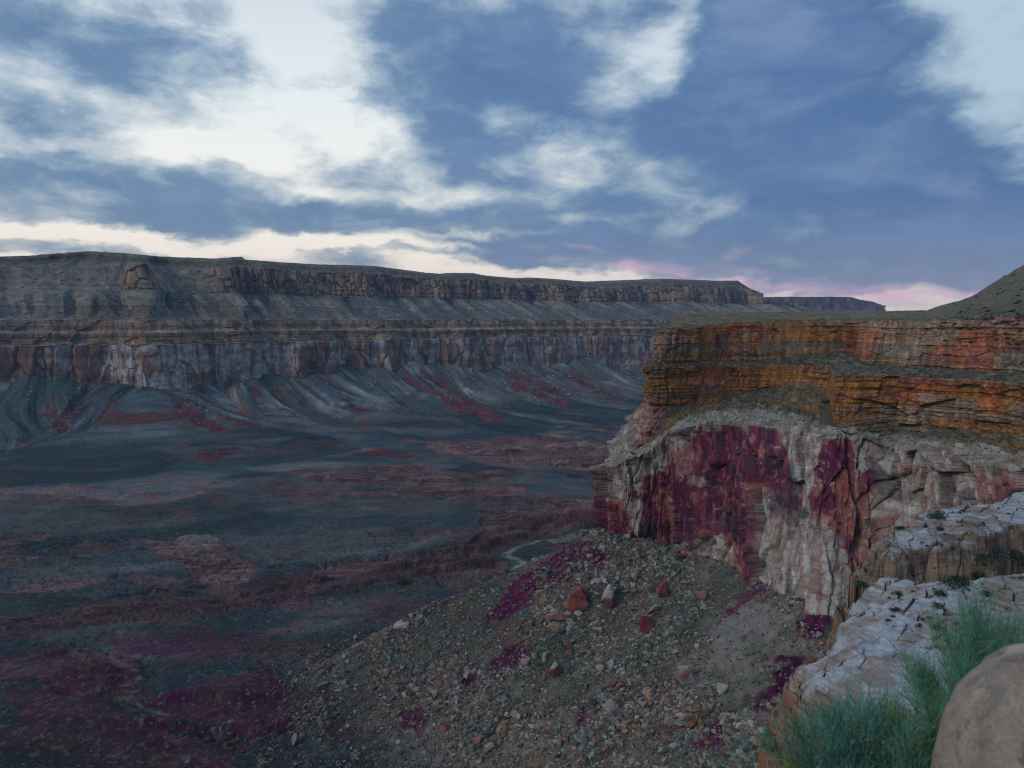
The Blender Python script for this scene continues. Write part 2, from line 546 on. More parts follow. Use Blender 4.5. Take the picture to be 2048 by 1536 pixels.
# ------------------------------------------------------------------ floor and talus heights
CREEK = [at_z(px, py, -305)[:2] for px, py in [(1400, 1010), (1230, 1040), (1150, 1055), (1085, 1062), (1030, 1078), (1012, 1092), (1050, 1106), (1010, 1122), (930, 1140), (800, 1158), (700, 1172),
                                               (620, 1190), (560, 1205), (500, 1215), (420, 1232), (300, 1240), (150, 1262), (0, 1290), (-200, 1310)]]
WASH = [at_z(px, py, -303)[:2] for px, py in [(140, 1286), (190, 1308), (250, 1325), (285, 1345), (262, 1378), (285, 1402), (360, 1425), (430, 1455), (470, 1480)]]
WASH2 = [at_z(px, py, -303)[:2] for px, py in [(560, 1205), (600, 1213), (660, 1216), (690, 1220)]]
WASH3 = [at_z(px, py, -292)[:2] for px, py in [(880, 900), (930, 893), (1000, 884), (1090, 874), (1160, 884), (1230, 878)]]
RED = [
    [(1000, 738), (1080, 738), (1110, 770), (1140, 800), (1130, 822), (1080, 800), (1040, 785)],
    [(820, 742), (880, 745), (905, 780), (990, 815), (1010, 840), (960, 850), (900, 815), (860, 780)],
    [(1120, 742), (1160, 745), (1235, 800), (1225, 810), (1160, 770)], [(370, 905), (480, 888), (500, 900), (420, 925)],
    [(440, 812), (500, 835), (530, 865), (480, 855)], [(310, 772), (350, 796), (450, 860), (480, 885), (420, 872), (360, 830)],
    [(150, 790), (190, 780), (150, 850), (105, 870)], [(540, 840), (600, 870), (700, 890), (640, 895)],
    [(600, 745), (650, 760), (700, 800), (800, 850), (720, 830)], [(700, 880), (830, 905), (860, 920), (760, 910)],
]
LEDGE = [
    [(560, 942), (800, 930), (860, 925), (830, 948), (650, 962)], [(850, 885), (1100, 870), (1290, 900), (1270, 955), (1100, 938), (960, 925), (880, 905)],
    [(720, 985), (900, 965), (1060, 975), (1040, 1000), (850, 1002), (560, 992), (540, 975)], [(540, 1150), (640, 1138), (985, 1082), (990, 1112), (700, 1158), (560, 1176)],
    [(960, 1022), (1100, 990), (1195, 1000), (1190, 1040), (1080, 1062), (980, 1072)], [(300, 1092), (430, 1078), (490, 1125), (470, 1165), (370, 1150)],
    [(860, 1140), (1000, 1120), (1060, 1130), (1000, 1180), (880, 1180)], [(1060, 1060), (1180, 1040), (1200, 1065), (1090, 1100)],
    [(640, 955), (1000, 940), (1040, 960), (760, 975)], [(120, 1290), (280, 1330), (280, 1400), (60, 1370)],
]
MAROON = [
    [(190, 1275), (400, 1245), (560, 1265), (540, 1318), (300, 1322)], [(265, 1395), (400, 1350), (560, 1330), (640, 1440), (600, 1490), (450, 1505), (330, 1450)],
    [(0, 1380), (250, 1400), (500, 1520), (400, 1560), (0, 1500)], [(750, 1210), (850, 1190), (830, 1220), (760, 1232)], [(490, 1140), (620, 1180), (560, 1240), (500, 1200)],
    [(0, 1310), (140, 1290), (270, 1360), (240, 1420), (0, 1400)],
]
PURPLE = [
    [(1175, 1072), (1225, 1100), (1190, 1140), (1120, 1175), (1060, 1200), (1005, 1245), (950, 1250), (990, 1195), (1080, 1130)],
    [(1010, 1290), (1055, 1275), (1062, 1300), (1000, 1345), (975, 1338)], [(1512, 1182), (1534, 1184), (1440, 1260), (1412, 1262)],
    [(1375, 1440), (1420, 1450), (1495, 1490), (1450, 1510), (1360, 1520), (1400, 1480)], [(1200, 1382), (1262, 1375), (1248, 1398), (1205, 1400)],
    [(1560, 1305), (1625, 1300), (1590, 1380), (1540, 1430), (1480, 1470), (1530, 1380)], [(795, 1440), (850, 1425), (835, 1485), (795, 1475)],
    [(1180, 1425), (1202, 1430), (1172, 1475), (1150, 1480)], [(1572, 1225), (1650, 1225), (1640, 1265), (1580, 1270)], [(910, 1360), (960, 1340), (940, 1385), (905, 1390)],
    [(655, 1410), (700, 1440), (720, 1500), (690, 1520), (650, 1470)], [(1400, 1462), (1480, 1480), (1500, 1500), (1420, 1486)],
]
PINKISH = [[(540, 1185), (600, 1180), (610, 1205), (545, 1215)], [(640, 1212), (690, 1210), (680, 1225), (640, 1225)], [(555, 1240), (610, 1235), (600, 1260), (560, 1258)],
           [(280, 1448), (330, 1455), (380, 1478), (310, 1468)]]
ROCKY = [[(350, 1082), (420, 1072), (450, 1092), (380, 1108)]]


def terrain(x, y):
    """height and masks of the canyon floor, the far scree and the near scree"""
    dW, sW, side = polydist(x, y, foot)
    dW = np.where(side > 0, -dW, dW)
    base = np.interp(dW, [-300, 0, 100, 190, 310, 440, 720, 1000, 1500, 2500], [-120, -174, -219, -250, -274, -288, -301, -303, -304, -306])
    sw = sW - .10 * np.maximum(dW, 0) - .16 * np.maximum(dW - 180, 0) + 34 * fbm(x / 300, y / 300, 2, 5)
    rd = 1 - np.abs(fbm_a(sw / 130, dW / 1500, 3, 11, .45))
    rf = 1 - np.abs(fbm_a(sw / 42, dW / 700, 2, 15, .5))
    env = .80 * np.exp(-((dW - 170) / 220.0) ** 2) + .34 * ss(dW, 100, 350) * (1 - ss(dW, 600, 1300))
    top = 30 * fbm_a(sw / 170, 0 * sw, 2, 19)
    z = base + (rd - .72) * 58 * env + (rf - .7) * 17 * env + (1 - np.abs(fbm_a(sw / 15, dW / 330, 2, 16, .5)) - .7) * 6 * env + top * np.exp(-np.maximum(dW, 0) / 120)
    flat = ss(dW, 450, 900)
    z = z + flat * (5.5 * fbm(x / 190, y / 190, 4, 23) + 1.2 * fbm(x / 28, y / 28, 3, 29))
    z = z + 1.6 * fbm(x / 22, y / 22, 3, 31) * (1 - flat)
    # inner gorge of the creek: steep far bank, gentle near bank
    dc, sc, sdc = polydist(x, y, CREEK)
    wob = 14 * fbm(x / 70, y / 70, 3, 41)
    far_bank = ss(dc + wob, 26, 34) * .55 + ss(dc + wob, 46, 52) * .45
    near_bank = ss(dc + wob * .6, 14, 120)
    bank = np.where(sdc < 0, far_bank, near_bank)
    deep = np.interp(x, [-400, -50, 60, 300], [.35, 1, 1.2, 1])
    inner = 1 - ss(dc, 120, 420)
    z = np.where(dW > 200, z + inner * (-(1 - bank) * 15 * deep + 2), z)
    dw1, _, _ = polydist(x, y, WASH)
    z = z - 7 * (1 - ss(dw1 + 8 * fbm(x / 30, y / 30, 3, 43), 4, 22)) * (y < 900)
    # near scree
    dN, sN, sideN = polydist(x, y, n_foot_line)
    inside = sideN > 0
    fall = np.interp(dN, [0, 60, 140, 220, 320, 500], [0, 33, 73, 108, 138, 165])
    wn_ = fbm(sN / 60 + dN / 400, dN / 260, 3, 51)
    T = -184 - fall + 7 * wn_ * ss(dN, 5, 60) + 1.5 * fbm(x / 12, y / 12, 3, 53)
    T = T - np.maximum(y - 676, 0) * .55 - np.maximum(480 - y, 0) * .0
    rp = [(a, b) for a, b, _ in RIDGE]
    rz = [c for _, _, c in RIDGE]
    arcs = np.concatenate([[0], np.cumsum([math.dist(rp[i], rp[i + 1]) for i in range(len(rp) - 1)])])
    dR, sR, _ = polydist(x, y, rp)
    T2 = np.interp(sR, arcs, rz) - .46 * dR - .0006 * dR * dR + 2.5 * fbm(x / 20, y / 20, 3, 57)
    k = 6.0
    T = np.where(inside, -186, k * np.logaddexp(np.clip(T / k, -90, 90), np.clip(T2 / k, -90, 90)))
    near = ss(T - z, -2.5, 3.5)
    zz = np.where(inside & (y < 1100) & (x > 0) & (dW > 600), -186, np.maximum(z, T))
    return zz, dW, sw, rd, near, dc, sdc, dw1, dN, sN, T - z


print('terrain')
naz, nr = 1150, 1350
pxs = np.linspace(-330, 2250, naz)
ys = np.exp(np.linspace(math.log(190), math.log(4600), nr))
UX, YY = np.meshgrid((pxs - 1024) / FPX, ys)
XX = UX * YY
zz, dW, sw, rd, near, dc, sdc, dw1, dN, sN, over = terrain(XX, YY)
far_out = dW < -320
zz = np.where(far_out, -120, zz)
PX, PY = proj(XX, YY, zz)
sc1 = 9 * fbm(XX / 45, YY / 45, 4, 61) * np.clip(900 / YY, .35, 2)
sc0 = 30 * fbm(XX / 80, YY / 110, 3, 62) * ss(PY, 950, 1150)
sc2 = 7 * fbm(XX / 45, YY / 45, 4, 67) * np.clip(900 / YY, .35, 2)
qx, qy = PX + sc1 * 2.2 + sc0, PY + sc2 + .4 * sc0
red = patch_mask(PX + sc1 * 2.6 + 14 * fbm(XX / 90, YY / 90, 3, 63), PY + 1.6 * sc2, RED, 6)
led = patch_mask(qx, qy, LEDGE, 8)
mar = patch_mask(qx, qy, MAROON, 22)
pur = patch_mask(PX + sc1 * 1.5 + 7 * fbm(XX / 8, YY / 8, 3, 64), PY + 1.6 * sc2 + 6 * fbm(XX / 7, YY / 9, 3, 65), PURPLE, 9) * near
pin = patch_mask(qx, qy, PINKISH, 6)
rok = patch_mask(PX + sc1 * .5, PY + sc2 * .5, ROCKY, 5)
# outcrops step down in beds
extra = ss(fbm(XX / 200, YY / 75, 4, 71), .22, .42) * ss(dW, 500, 800) * (1 - near)
rf2 = 1 - np.abs(fbm_a(sw / 60, dW / 900, 3, 75, .5))
chute = fbm_a(sw / 24, dW / 330, 4, 740, .6)           # strips of bare red rock down the fall line
red = red * ss(1.2 * chute + .35 * fbm_a(sw / 60, dW / 30, 3, 74) + .35 * red, .05, .3)
gul = ss(1.1 * chute + .8 * (.80 - rd) + .35 * fbm_a(sw / 90, dW / 26, 3, 741), .22, .42) * ss(dW, 20, 60) * (1 - ss(dW, 330, 560)) * ss(fbm_a(sw / 130, dW / 150, 3, 73), -.35, .0)
ter = np.clip(led + extra * .8 + red + gul * .7, 0, 1) * (1 - near)
und = zz + ter * 14 * fbm(XX / 120, YY / 38, 3, 77)
q = 3.6
fl = np.floor(und / q)
fr = und / q - fl
stepz = (fl + ss(fr, .62, .98)) * q
zz = lerp(zz, stepz, ter * .9)
zz = zz + pur * (2.2 * np.abs(fbm(XX / 9, YY / 9, 3, 79)) + .8)
zz = zz + rok * 5
# colours: ground materials, with valley shade painted into the dark bands
g1 = fbm(XX / 160, YY / 90, 4, 81)
g2 = fbm(XX / 40, YY / 28, 4, 83)
g3 = fbm_a(sw / 55, dW / 420, 4, 85)
scrub = cmix((.036, .066, .082), (.125, .130, .135), ss(g1 + .4 * g2, -.4, .45))
scrub = cmix(scrub, (.135, .066, .056), ss(g2 + .6 * fbm(XX / 300, YY / 160, 3, 87), .25, .8) * .75)
dk = ss(g3 + .35 * fbm(XX / 400, YY / 260, 2, 89), -.12, .3)
C = cmix(scrub, (.020, .045, .055), dk * .92 * ss(dW, 150, 420))  # dark teal bands: soil tone plus valley shade painted into the colour
scree = cmix((.070, .100, .112), (.21, .225, .225), ss(g3 + .4 * g2, -.4, .4))
scree = cmix(scree, (.19, .13, .10), ss(fbm_a(sw / 60, dW / 300, 3, 91), .2, .6) * .6)
strk = fbm_a(sw / 9, dW / 130, 4, 94)
scree = scree * (1 + .9 * strk)[..., None]
scree = cmix(scree, (.055, .075, .08), ss(fbm_a(sw / 30, dW / 260, 3, 96) + .3 * strk, .1, .4) * .6)
C = cmix(C, scree, 1 - ss(dW + 50 * g3 - 140 * (rd - .6), 170, 420))
C = cmix(C, (.045, .085, .075), ss(.55 * g2 + fbm(XX / 260, YY / 260, 2, 93), .25, .6) * .8 * (dW < 400) * (XX < -700))
bed = vn(0 * XX, und / 1.5, 97) * .5 + .5
rc = cmix((.055, .013, .020), (.19, .048, .058), bed)
C = cmix(C, rc, red * .95)
C = cmix(C, cmix(rc, (.15, .07, .06), .3), np.clip(gul, 0, 1) * .9 * ss(strk + gul * .8, -.1, .4))
lc = cmix((.040, .012, .018), (.24, .115, .11), bed * .9 + .3 * g2)
lc = cmix(lc, (.30, .22, .20), ss(fr, .5, .62) * (1 - ss(fr, .75, .9)) * .6)
C = cmix(C, lc, np.clip(led + extra * .75, 0, 1) * ss(g2 + led * 1.1, -.4, .35) * .92)
C = cmix(C, cmix((.115, .012, .066), (.11, .045, .055), ss(g2, 0, .6)), mar * .85 * ss(1.3 * g2 + g1 + 1.3 * mar, .2, .9))
C = cmix(C, (.20, .09, .12), pin * .8)
wallm = (sdc < 0) * ss(dc, 16, 24) * (1 - ss(dc, 60, 80)) * (YY > 700) * (1 - near)
C = cmix(C, cmix((.07, .022, .03), (.18, .085, .085), bed), wallm * .8)
C = cmix(C, (.045, .080, .055), (1 - ss(dc + 9 * g2, 8, 26)) * (.2 + .55 * ss(PX + 60 * g2, 850, 960)) * (1 - near))
crw = np.interp(PX, [-200, 500, 700, 1000, 1060, 1200], [1.6, 1.2, 1.6, 6.5, 5, 4])
C = cmix(C, (.27, .26, .25), (1 - ss(dc + 2 * g2, crw * .6, crw * 1.3)) * ss(PX, 920, 1000) * (1 - near))
C = cmix(C, (.22, .17, .17), (1 - ss(dw1 + 2.5 * g2 + 2 * fbm(XX / 12, YY / 12, 2, 1011), .6, 3.0)) * (1 - near) * .7)
for wsh in (WASH3,):
    d3, _, _ = polydist(XX, YY, wsh)
    C = cmix(C, (.27, .22, .2), (1 - ss(d3 + 4 * g2, 3, 7)) * (1 - near) * .7)
C = cmix(C, (.30, .27, .25), rok * .9)
flow = fbm_a((sw + 40 * g1) / 26, dW / 520, 4, 102)
C = C * (1 + .55 * flow * ss(dW, 300, 600))[..., None]
C = cmix(C, (.014, .022, .025), ss(fbm(XX / 3.4, YY / 4.2, 3, 104), .22, .5) * .75 * ss(1700 - YY, 0, 700))
C = cmix(C, (.24, .20, .19), ss(fbm(XX / 3.0, YY / 3.6, 3, 106), .34, .6) * .4 * ss(1500 - YY, 0, 500))
C = C * np.interp(YY, [400, 700, 1100, 1600], [.62, .66, .80, .90])[..., None]  # floor colour gets darker towards the near end
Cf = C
# near scree colours
h1 = fbm(XX / 14, YY / 14, 4, 103)
h2 = fbm_a(sN / 22 + dN / 90, dN / 120, 4, 105)
NC = cmix((.075, .080, .062), (.21, .185, .15), ss(h2 + .5 * h1, -.5, .5))
NC = cmix(NC, (.050, .070, .045), ss(h1, .12, .5) * .6)
NC = cmix(NC, (.15, .065, .06), ss(fbm(XX / 50, YY / 50, 3, 107), .3, .6) * .55)
NC = cmix(NC, (.20, .185, .17), ss(PX, 1380, 1450) * (1 - ss(PX, 1530, 1600)) * ss(-np.abs(PY - 1250 - (1480 - PX) * .6), -70, -30) * .8)
pc = cmix((.040, .003, .026), (.105, .008, .052), ss(fbm(XX / 4, YY / 4, 3, 109), -.4, .4))
NC = cmix(NC, pc, pur * ss(fbm(XX / 7, YY / 5, 4, 110) + pur * 1.0, .2, .5) * .97)
dark_red = ss(.4 * h1 + fbm(XX / 40, YY / 40, 3, 111), .35, .6) * (1 - ss(PX, 900, 1100))  # dark red patches in the left part of the scree
NC = cmix(NC, (.10, .02, .045), dark_red * .6)
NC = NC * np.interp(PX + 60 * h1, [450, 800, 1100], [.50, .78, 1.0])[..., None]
toe = ss(over + 9 * fbm(XX / 26, YY / 26, 4, 113) + 5 * fbm(XX / 6, YY / 6, 3, 114), 0, 22)
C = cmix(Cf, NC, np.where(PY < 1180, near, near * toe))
qn = near[:-1, :-1] > .5
qfar = (~qn) & (dW[:-1, :-1] < 430)
qout = far_out[:-1, :-1]
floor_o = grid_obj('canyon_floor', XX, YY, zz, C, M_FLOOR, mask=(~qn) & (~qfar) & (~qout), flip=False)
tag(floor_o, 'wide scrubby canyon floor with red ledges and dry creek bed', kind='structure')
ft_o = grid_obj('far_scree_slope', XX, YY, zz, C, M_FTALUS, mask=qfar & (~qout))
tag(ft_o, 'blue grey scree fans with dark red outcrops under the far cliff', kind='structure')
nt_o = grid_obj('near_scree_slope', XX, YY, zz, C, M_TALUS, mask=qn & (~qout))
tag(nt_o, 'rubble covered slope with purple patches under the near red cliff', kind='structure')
TER = (pxs, ys, zz, near, pur, C)


def ground_z(x, y):
    """height of the built terrain grid"""
    a = ((np.asarray(x) / y) * FPX + 1024 - pxs[0]) / (pxs[1] - pxs[0])
    b = (np.log(y) - math.log(190)) / (math.log(4600) - math.log(190)) * (nr - 1)
    a0 = np.clip(np.floor(a).astype(int), 0, naz - 2)
    b0 = np.clip(np.floor(b).astype(int), 0, nr - 2)
    fa, fb = np.clip(a - a0, 0, 1), np.clip(b - b0, 0, 1)
    return (zz[b0, a0] * (1 - fa) + zz[b0, a0 + 1] * fa) * (1 - fb) + (zz[b0 + 1, a0] * (1 - fa) + zz[b0 + 1, a0 + 1] * fa) * fb, near[b0, a0], pur[b0, a0]


# ------------------------------------------------------------------ lofted cliffs
def smooth1(a, k):
    if k < 2:
        return a
    ker = np.hanning(k + 2)[1:-1]
    ker /= ker.sum()
    p = np.pad(a, (k // 2, k - 1 - k // 2), mode='edge')
    return np.convolve(p, ker, 'valid')


def loft(levels, rows, ns, wpx, rnd=0):
    """levels: list of (n,3) contour control points; returns X,Y,Z, level coordinate, outward normal, arc length"""
    n = len(levels[0])
    u = np.concatenate([[0], np.cumsum(wpx)])
    uu = np.linspace(0, u[-1], ns)
    L = []
    for lv in levels:
        lv = np.asarray(lv, float)
        L.append(np.stack([smooth1(np.interp(uu, u, lv[:, i]), rnd) for i in range(3)]))
    out, lev = [], []
    for k in range(len(L) - 1):
        m = rows[k]
        t = np.linspace(0, 1, m, endpoint=(k == len(L) - 2))
        for tt in t:
            out.append(L[k] * (1 - tt) + L[k + 1] * tt)
            lev.append(k + tt)
    A = np.array(out)                                # rows,3,ns
    X, Y, Z = A[:, 0], A[:, 1], A[:, 2]
    ref = L[1]
    tx, ty = np.gradient(smooth1(ref[0], 25)), np.gradient(smooth1(ref[1], 25))
    nx, ny = smooth1(ty, 21), smooth1(-tx, 21)
    ln = np.hypot(nx, ny) + 1e-9
    S = np.concatenate([[0], np.cumsum(np.hypot(np.diff(ref[0]), np.diff(ref[1])))])
    return X.copy(), Y.copy(), Z.copy(), np.array(lev), nx / ln, ny / ln, S


print('far wall')
SIL = [(-500, 520), (0, 513), (60, 511), (110, 507), (180, 502), (260, 507), (320, 513), (430, 517), (484, 513), (490, 519), (560, 524), (640, 529), (700, 530), (750, 532), (850, 545), (898, 549),
       (902, 546), (925, 546), (945, 546), (970, 551), (1040, 557), (1060, 555), (1100, 557), (1190, 565), (1250, 560), (1310, 562), (1320, 557), (1400, 560), (1450, 562), (1475, 561), (1500, 578), (1503, 600), (1530, 614),
       (1560, 618), (1800, 622)]
t_ = np.diff(foot, axis=0)
nrm = np.zeros_like(foot)
nrm[1:-1] = (t_[:-1] / np.linalg.norm(t_[:-1], axis=1)[:, None] + t_[1:] / np.linalg.norm(t_[1:], axis=1)[:, None])
nrm[0], nrm[-1] = t_[0], t_[-1]
nrm = np.stack([-nrm[:, 1], nrm[:, 0]], 1)
nrm /= np.linalg.norm(nrm, axis=1)[:, None]          # away from the canyon
drim = np.interp(FW_PX, [0, 300, 700, 1310, 1500], [250, 270, 270, 420, 330])


def fw_level(d, z):
    d = np.broadcast_to(d, (len(foot),))
    return np.column_stack([foot[:, 0] + nrm[:, 0] * d, foot[:, 1] + nrm[:, 1] * d, np.full(len(foot), z)])


LV = [fw_level(-2, -245), fw_level(0, -185), fw_level(10, -70), fw_level(24, -67), fw_level(30, -34), fw_level(42, -30), fw_level(52, 0), fw_level(60 + 0 * drim, 4),
      fw_level(drim * .72, 88), fw_level(drim * .78, 166), fw_level(drim, 200), fw_level(drim + 420, 205)]
X, Y, Z, lev, nx, ny, S = loft(LV, [14, 130, 6, 46, 8, 46, 6, 120, 80, 50, 20], 1500, np.maximum(np.diff(FW_PX), 1), 9)
lv = np.broadcast_to(lev[:, None], X.shape)
SS = np.broadcast_to(S[None], X.shape)
Zo = Z.copy()
zz_ = Z + 3 * fbm(SS / 260, Z / 200, 2, 201)
v1, v2, f1 = strata(zz_, 3, 3, 9)
va, vb, fa_ = strata(zz_, 5, 8, 20)
cliffA = ss(lv, .9, 1.0) * (1 - ss(lv, 2.0, 2.1))
cliffB = ss(lv, 3, 3.02) * (1 - ss(lv, 6, 6.1))
slopeU = ss(lv, 6.9, 7.1) * (1 - ss(lv, 7.9, 8.02))
cliffC = ss(lv, 7.95, 8.0) * (1 - ss(lv, 9.0, 9.1))
cap = ss(lv, 9.0, 9.1)
big = 30 * fbm_a(SS / 320, Z / 3000, 2, 203) + 22 * fbm_a(SS / 110, Z / 2500, 3, 205)
fc1, e1, id1 = facets(SS / 46 + .2 * fbm(SS / 50, Z / 50, 2, 207), Z / 160, 209, .6)
fc2, e2, id2 = facets(SS / (15 + 7 * 0) + .9 * fbm(SS / 45, Z / 300, 3, 2110) + .2 * fbm(SS / 20, Z / 20, 2, 211), Z / 45, 213, .6)
disp = big * (1 - .5 * ss(lv, 9.2, 10))
disp = disp + cliffA * (11 * fc1 + 4.5 * fc2 - 7 * np.exp(-e1 * 12))
fc3, e3, id3 = facets(SS / 30, Z / 26, 217, .5)
upx0 = proj(X[20], Y[20], Z[20])[0]
b0_ = 1 - .9 * (1 - ss(upx0, 430, 520)) * (1 - .75 * np.exp(-((upx0 - 285) / 45) ** 2))
cliffC = cliffC * b0_[None]
disp = disp + cliffB * (6 * fc3 + 5 * (v1 - .5) + 2 * fc2) + cliffC * (13 * fc1 + 6 * fc2 + 3 * (v1 - .5) - 8 * np.exp(-e2 * 10))
# alcoves and spurs of the upper cliff
upx = np.interp(SS, S, proj(np.interp(np.linspace(0, 1, 1500), [0, 1], [0, 1]) * 0 + X[20], Y[20], Z[20])[0])
alc = 70 * np.exp(-((upx - 385) / 60) ** 2) + 60 * np.exp(-((upx - 80) / 130) ** 2) - 40 * np.exp(-((upx - 285) / 42) ** 2) - 30 * np.exp(-((upx - 500) / 25) ** 2)
alc = alc + 42 * fbm_a(SS / 170, 0 * SS, 3, 219)
up = ss(lv, 6.6, 8.0) * (1 - .6 * ss(lv, 9.3, 10))
disp = disp - alc * up
rr = 1 - np.abs(fbm_a((SS + (Z - 60) * .3) / 85, Z / 400, 3, 221, .5))
disp = disp + slopeU * (np.sin(np.clip((lv - 7), 0, 1) * math.pi)) * (rr - .7) * 95 + slopeU * 3 * (v1 - .5)
hx, hy = nx[None] * disp, ny[None] * disp
X, Y = X + hx, Y + hy
# scree hides much of the upper cliff on the left
bury = (1 - ss(upx, 430, 520)) * .85
bury = bury * (1 - .75 * np.exp(-((upx - 285) / 45) ** 2))
lo_ = np.clip(lv - 8, 0, 1)
apron = 80 * bury * np.where(lv < 8, ss(lv, 6.9, 8), np.clip(9 - lv, 0, 1))
X = X + nx[None] * apron
Y = Y + ny[None] * apron
Z = Z + (1.5 * fbm(SS / 14, Z / 6 + lv * 9, 3, 223)) * (1 - cliffA - cliffB - cliffC)
# skyline height
r0 = np.argmin(np.abs(lev - 10))
dth = math.atan(1)
prx = proj(X[r0], Y[r0], Z[r0])[0]
tgt = np.array([slope(v) for v in np.interp(prx, [a for a, _ in SIL], [b for _, b in SIL])]) * Y[r0]
sc_ = ss(Zo, 95, 200)
Z = Z + sc_ * (tgt - Z[r0])[None]
Z = Z + cap * .8 * fbm(SS / 10, lv * 30, 3, 225)
# end of the far mesa drops away at its right-hand corner
px_, py_ = proj(X, Y, Z)
k1 = fbm(SS / 90, Z / 60, 4, 227)
k2 = fbm_a(SS / 16, Z / 90, 4, 229)
k3 = fbm(SS / 18, Z / 10, 3, 231)
white = cmix((.43, .39, .36), (.31, .245, .21), ss(k3, -.3, .5))
stain = cmix((.150, .060, .055), (.28, .150, .095), id2)
mst = ss(k2 * .7 + 1.1 * (id1 - .5) + .7 * k1 - .25 * ss(Zo, -110, -75) + .15 * ss(-Zo, 120, 170), -.12, .30)
CA = cmix(white, stain, mst * .92)
CA = cmix(CA, (.20, .125, .085), ss(k1, .1, .45) * .5 * (upx < 900))
CA = cmix(CA, (.30, .22, .19), ss(upx, 850, 1100) * .45)
CA = CA * (.84 + .32 * v2)[..., None]
CA = cmix(CA, (.05, .035, .05), np.exp(-e2 * 18) * .45 * (id1 > .35))
CB = cmix((.29, .180, .10), (.38, .275, .185), ss(v2 + .4 * k3, .2, .9))
CB = cmix(CB, (.145, .10, .085), ss(k2 + v1 - .5, .1, .5) * .6)
CB = cmix(CB, (.12, .15, .17), (v2 < .22) * .2 + ss(fbm(SS / 60, Z / 12, 3, 233), .3, .5) * .5)
CS = cmix((.11, .125, .125), (.26, .22, .175), ss(rr + .3 * k3, .4, 1.0))
CS = CS * (.85 + .3 * v1)[..., None]
CS = cmix(CS, (.20, .115, .105), np.exp(-((Z - 28 - 6 * k1) / 12) ** 2) * ss(k1 + .3 * k3, -.3, .2) * .7)
CS = cmix(CS, (.18, .16, .11), ss(k1, .1, .6) * .6 * (upx < 700))
CS = cmix(CS, (.07, .10, .12), ss(k3 + fbm(SS / 50, Z / 50, 2, 239), .35, .7) * .6)
CC = cmix((.36, .235, .15), (.17, .12, .12), ss(k2 + .5 * (id2 - .5), -.2, .4))
CC = cmix(CC, (.075, .065, .085), np.exp(-e2 * 13) * .8)
CC = cmix(CC, CS, bury)
CP_ = cmix((.12, .105, .082), (.18, .155, .12), ss(v2 + .3 * k3, .2, .9))
CC_ = cmix(CS, CB, cliffB)
CC_ = cmix(CC_, CA, np.clip(cliffA + (lv < 1), 0, 1))
CC_ = cmix(CC_, (.24, .22, .21), (lv > 2) * (lv < 3) * .8)
CC_ = cmix(CC_, CC, ss(lv, 7.95, 8.0) * (1 - ss(lv, 9.0, 9.1)))
CC_ = cmix(CC_, CP_, cap)
dots, ed, idd = facets(X / 16, (Y + Z) / 16, 241)
CC_ = cmix(CC_, (.035, .05, .045), (idd < .22) * ss(ed, .3, .5) * (cliffA + cliffB < .1) * .8)
fw = grid_obj('far_canyon_wall', X, Y, Z, CC_, M_FWALL)
tag(fw, 'long banded canyon wall of pale and brown cliffs across the valley', kind='structure')

print('distant mesa')
dpx = [1380, 1480, 1560, 1640, 1700, 1725, 1742, 1752, 1760, 1775]
dY = [6900, 6900, 6900, 7000, 7000, 7000, 7050, 7100, 7250, 7900]
topy = [594, 594, 594, 594, 594, 598, 602, 606, 608, 612]
base_ = [at_y(p, y, 60) for p, y in zip(dpx, dY)]
mid_ = [at_y(p - (3 if i > 4 else 0), y + 130, 95) for i, (p, y) in enumerate(zip(dpx, dY))]
tp_ = [at_y(p - (7 if i > 4 else 0), y + 160, slope(t) * (y + 160)) for i, (p, y, t) in enumerate(zip(dpx, dY, topy))]
bk_ = [(a[0] + 300, a[1] + 900, a[2]) for a in tp_]
low_ = [at_y(p + (8 if i > 4 else 0), y - 150, -40) for i, (p, y) in enumerate(zip(dpx, dY))]
X, Y, Z, lev, nx, ny, S = loft([low_, base_, mid_, tp_, bk_], [12, 16, 60, 14], 420, np.maximum(np.diff(dpx), 4), 3)
SS = np.broadcast_to(S[None], X.shape)
lv = np.broadcast_to(lev[:, None], X.shape)
f, e, idd = facets(SS / 60, Z / 120, 301, .6)
st_ = ss(lv, 1.5, 2) * (1 - ss(lv, 3, 3.05))
dsp = 26 * f * st_ + 50 * fbm_a(SS / 300, 0 * SS, 3, 303) * (1 - ss(lv, 3, 3.3))
X, Y = X + nx[None] * dsp, Y + ny[None] * dsp
Z = Z + 3 * fbm_a(SS / 120, lv, 3, 305) * (lv > 2.9)
C = cmix((.13, .085, .085), (.22, .14, .12), ss(f + .5 * fbm_a(SS / 30, Z / 100, 3, 307), -.4, .6))
C = cmix(C, (.05, .045, .07), np.exp(-e * 10) * .7)
C = cmix((.12, .13, .14), C, st_)
dm = grid_obj('distant_mesa', X, Y, Z, C, M_FWALL)
tag(dm, 'flat topped mesa far down the canyon on the skyline', kind='structure')

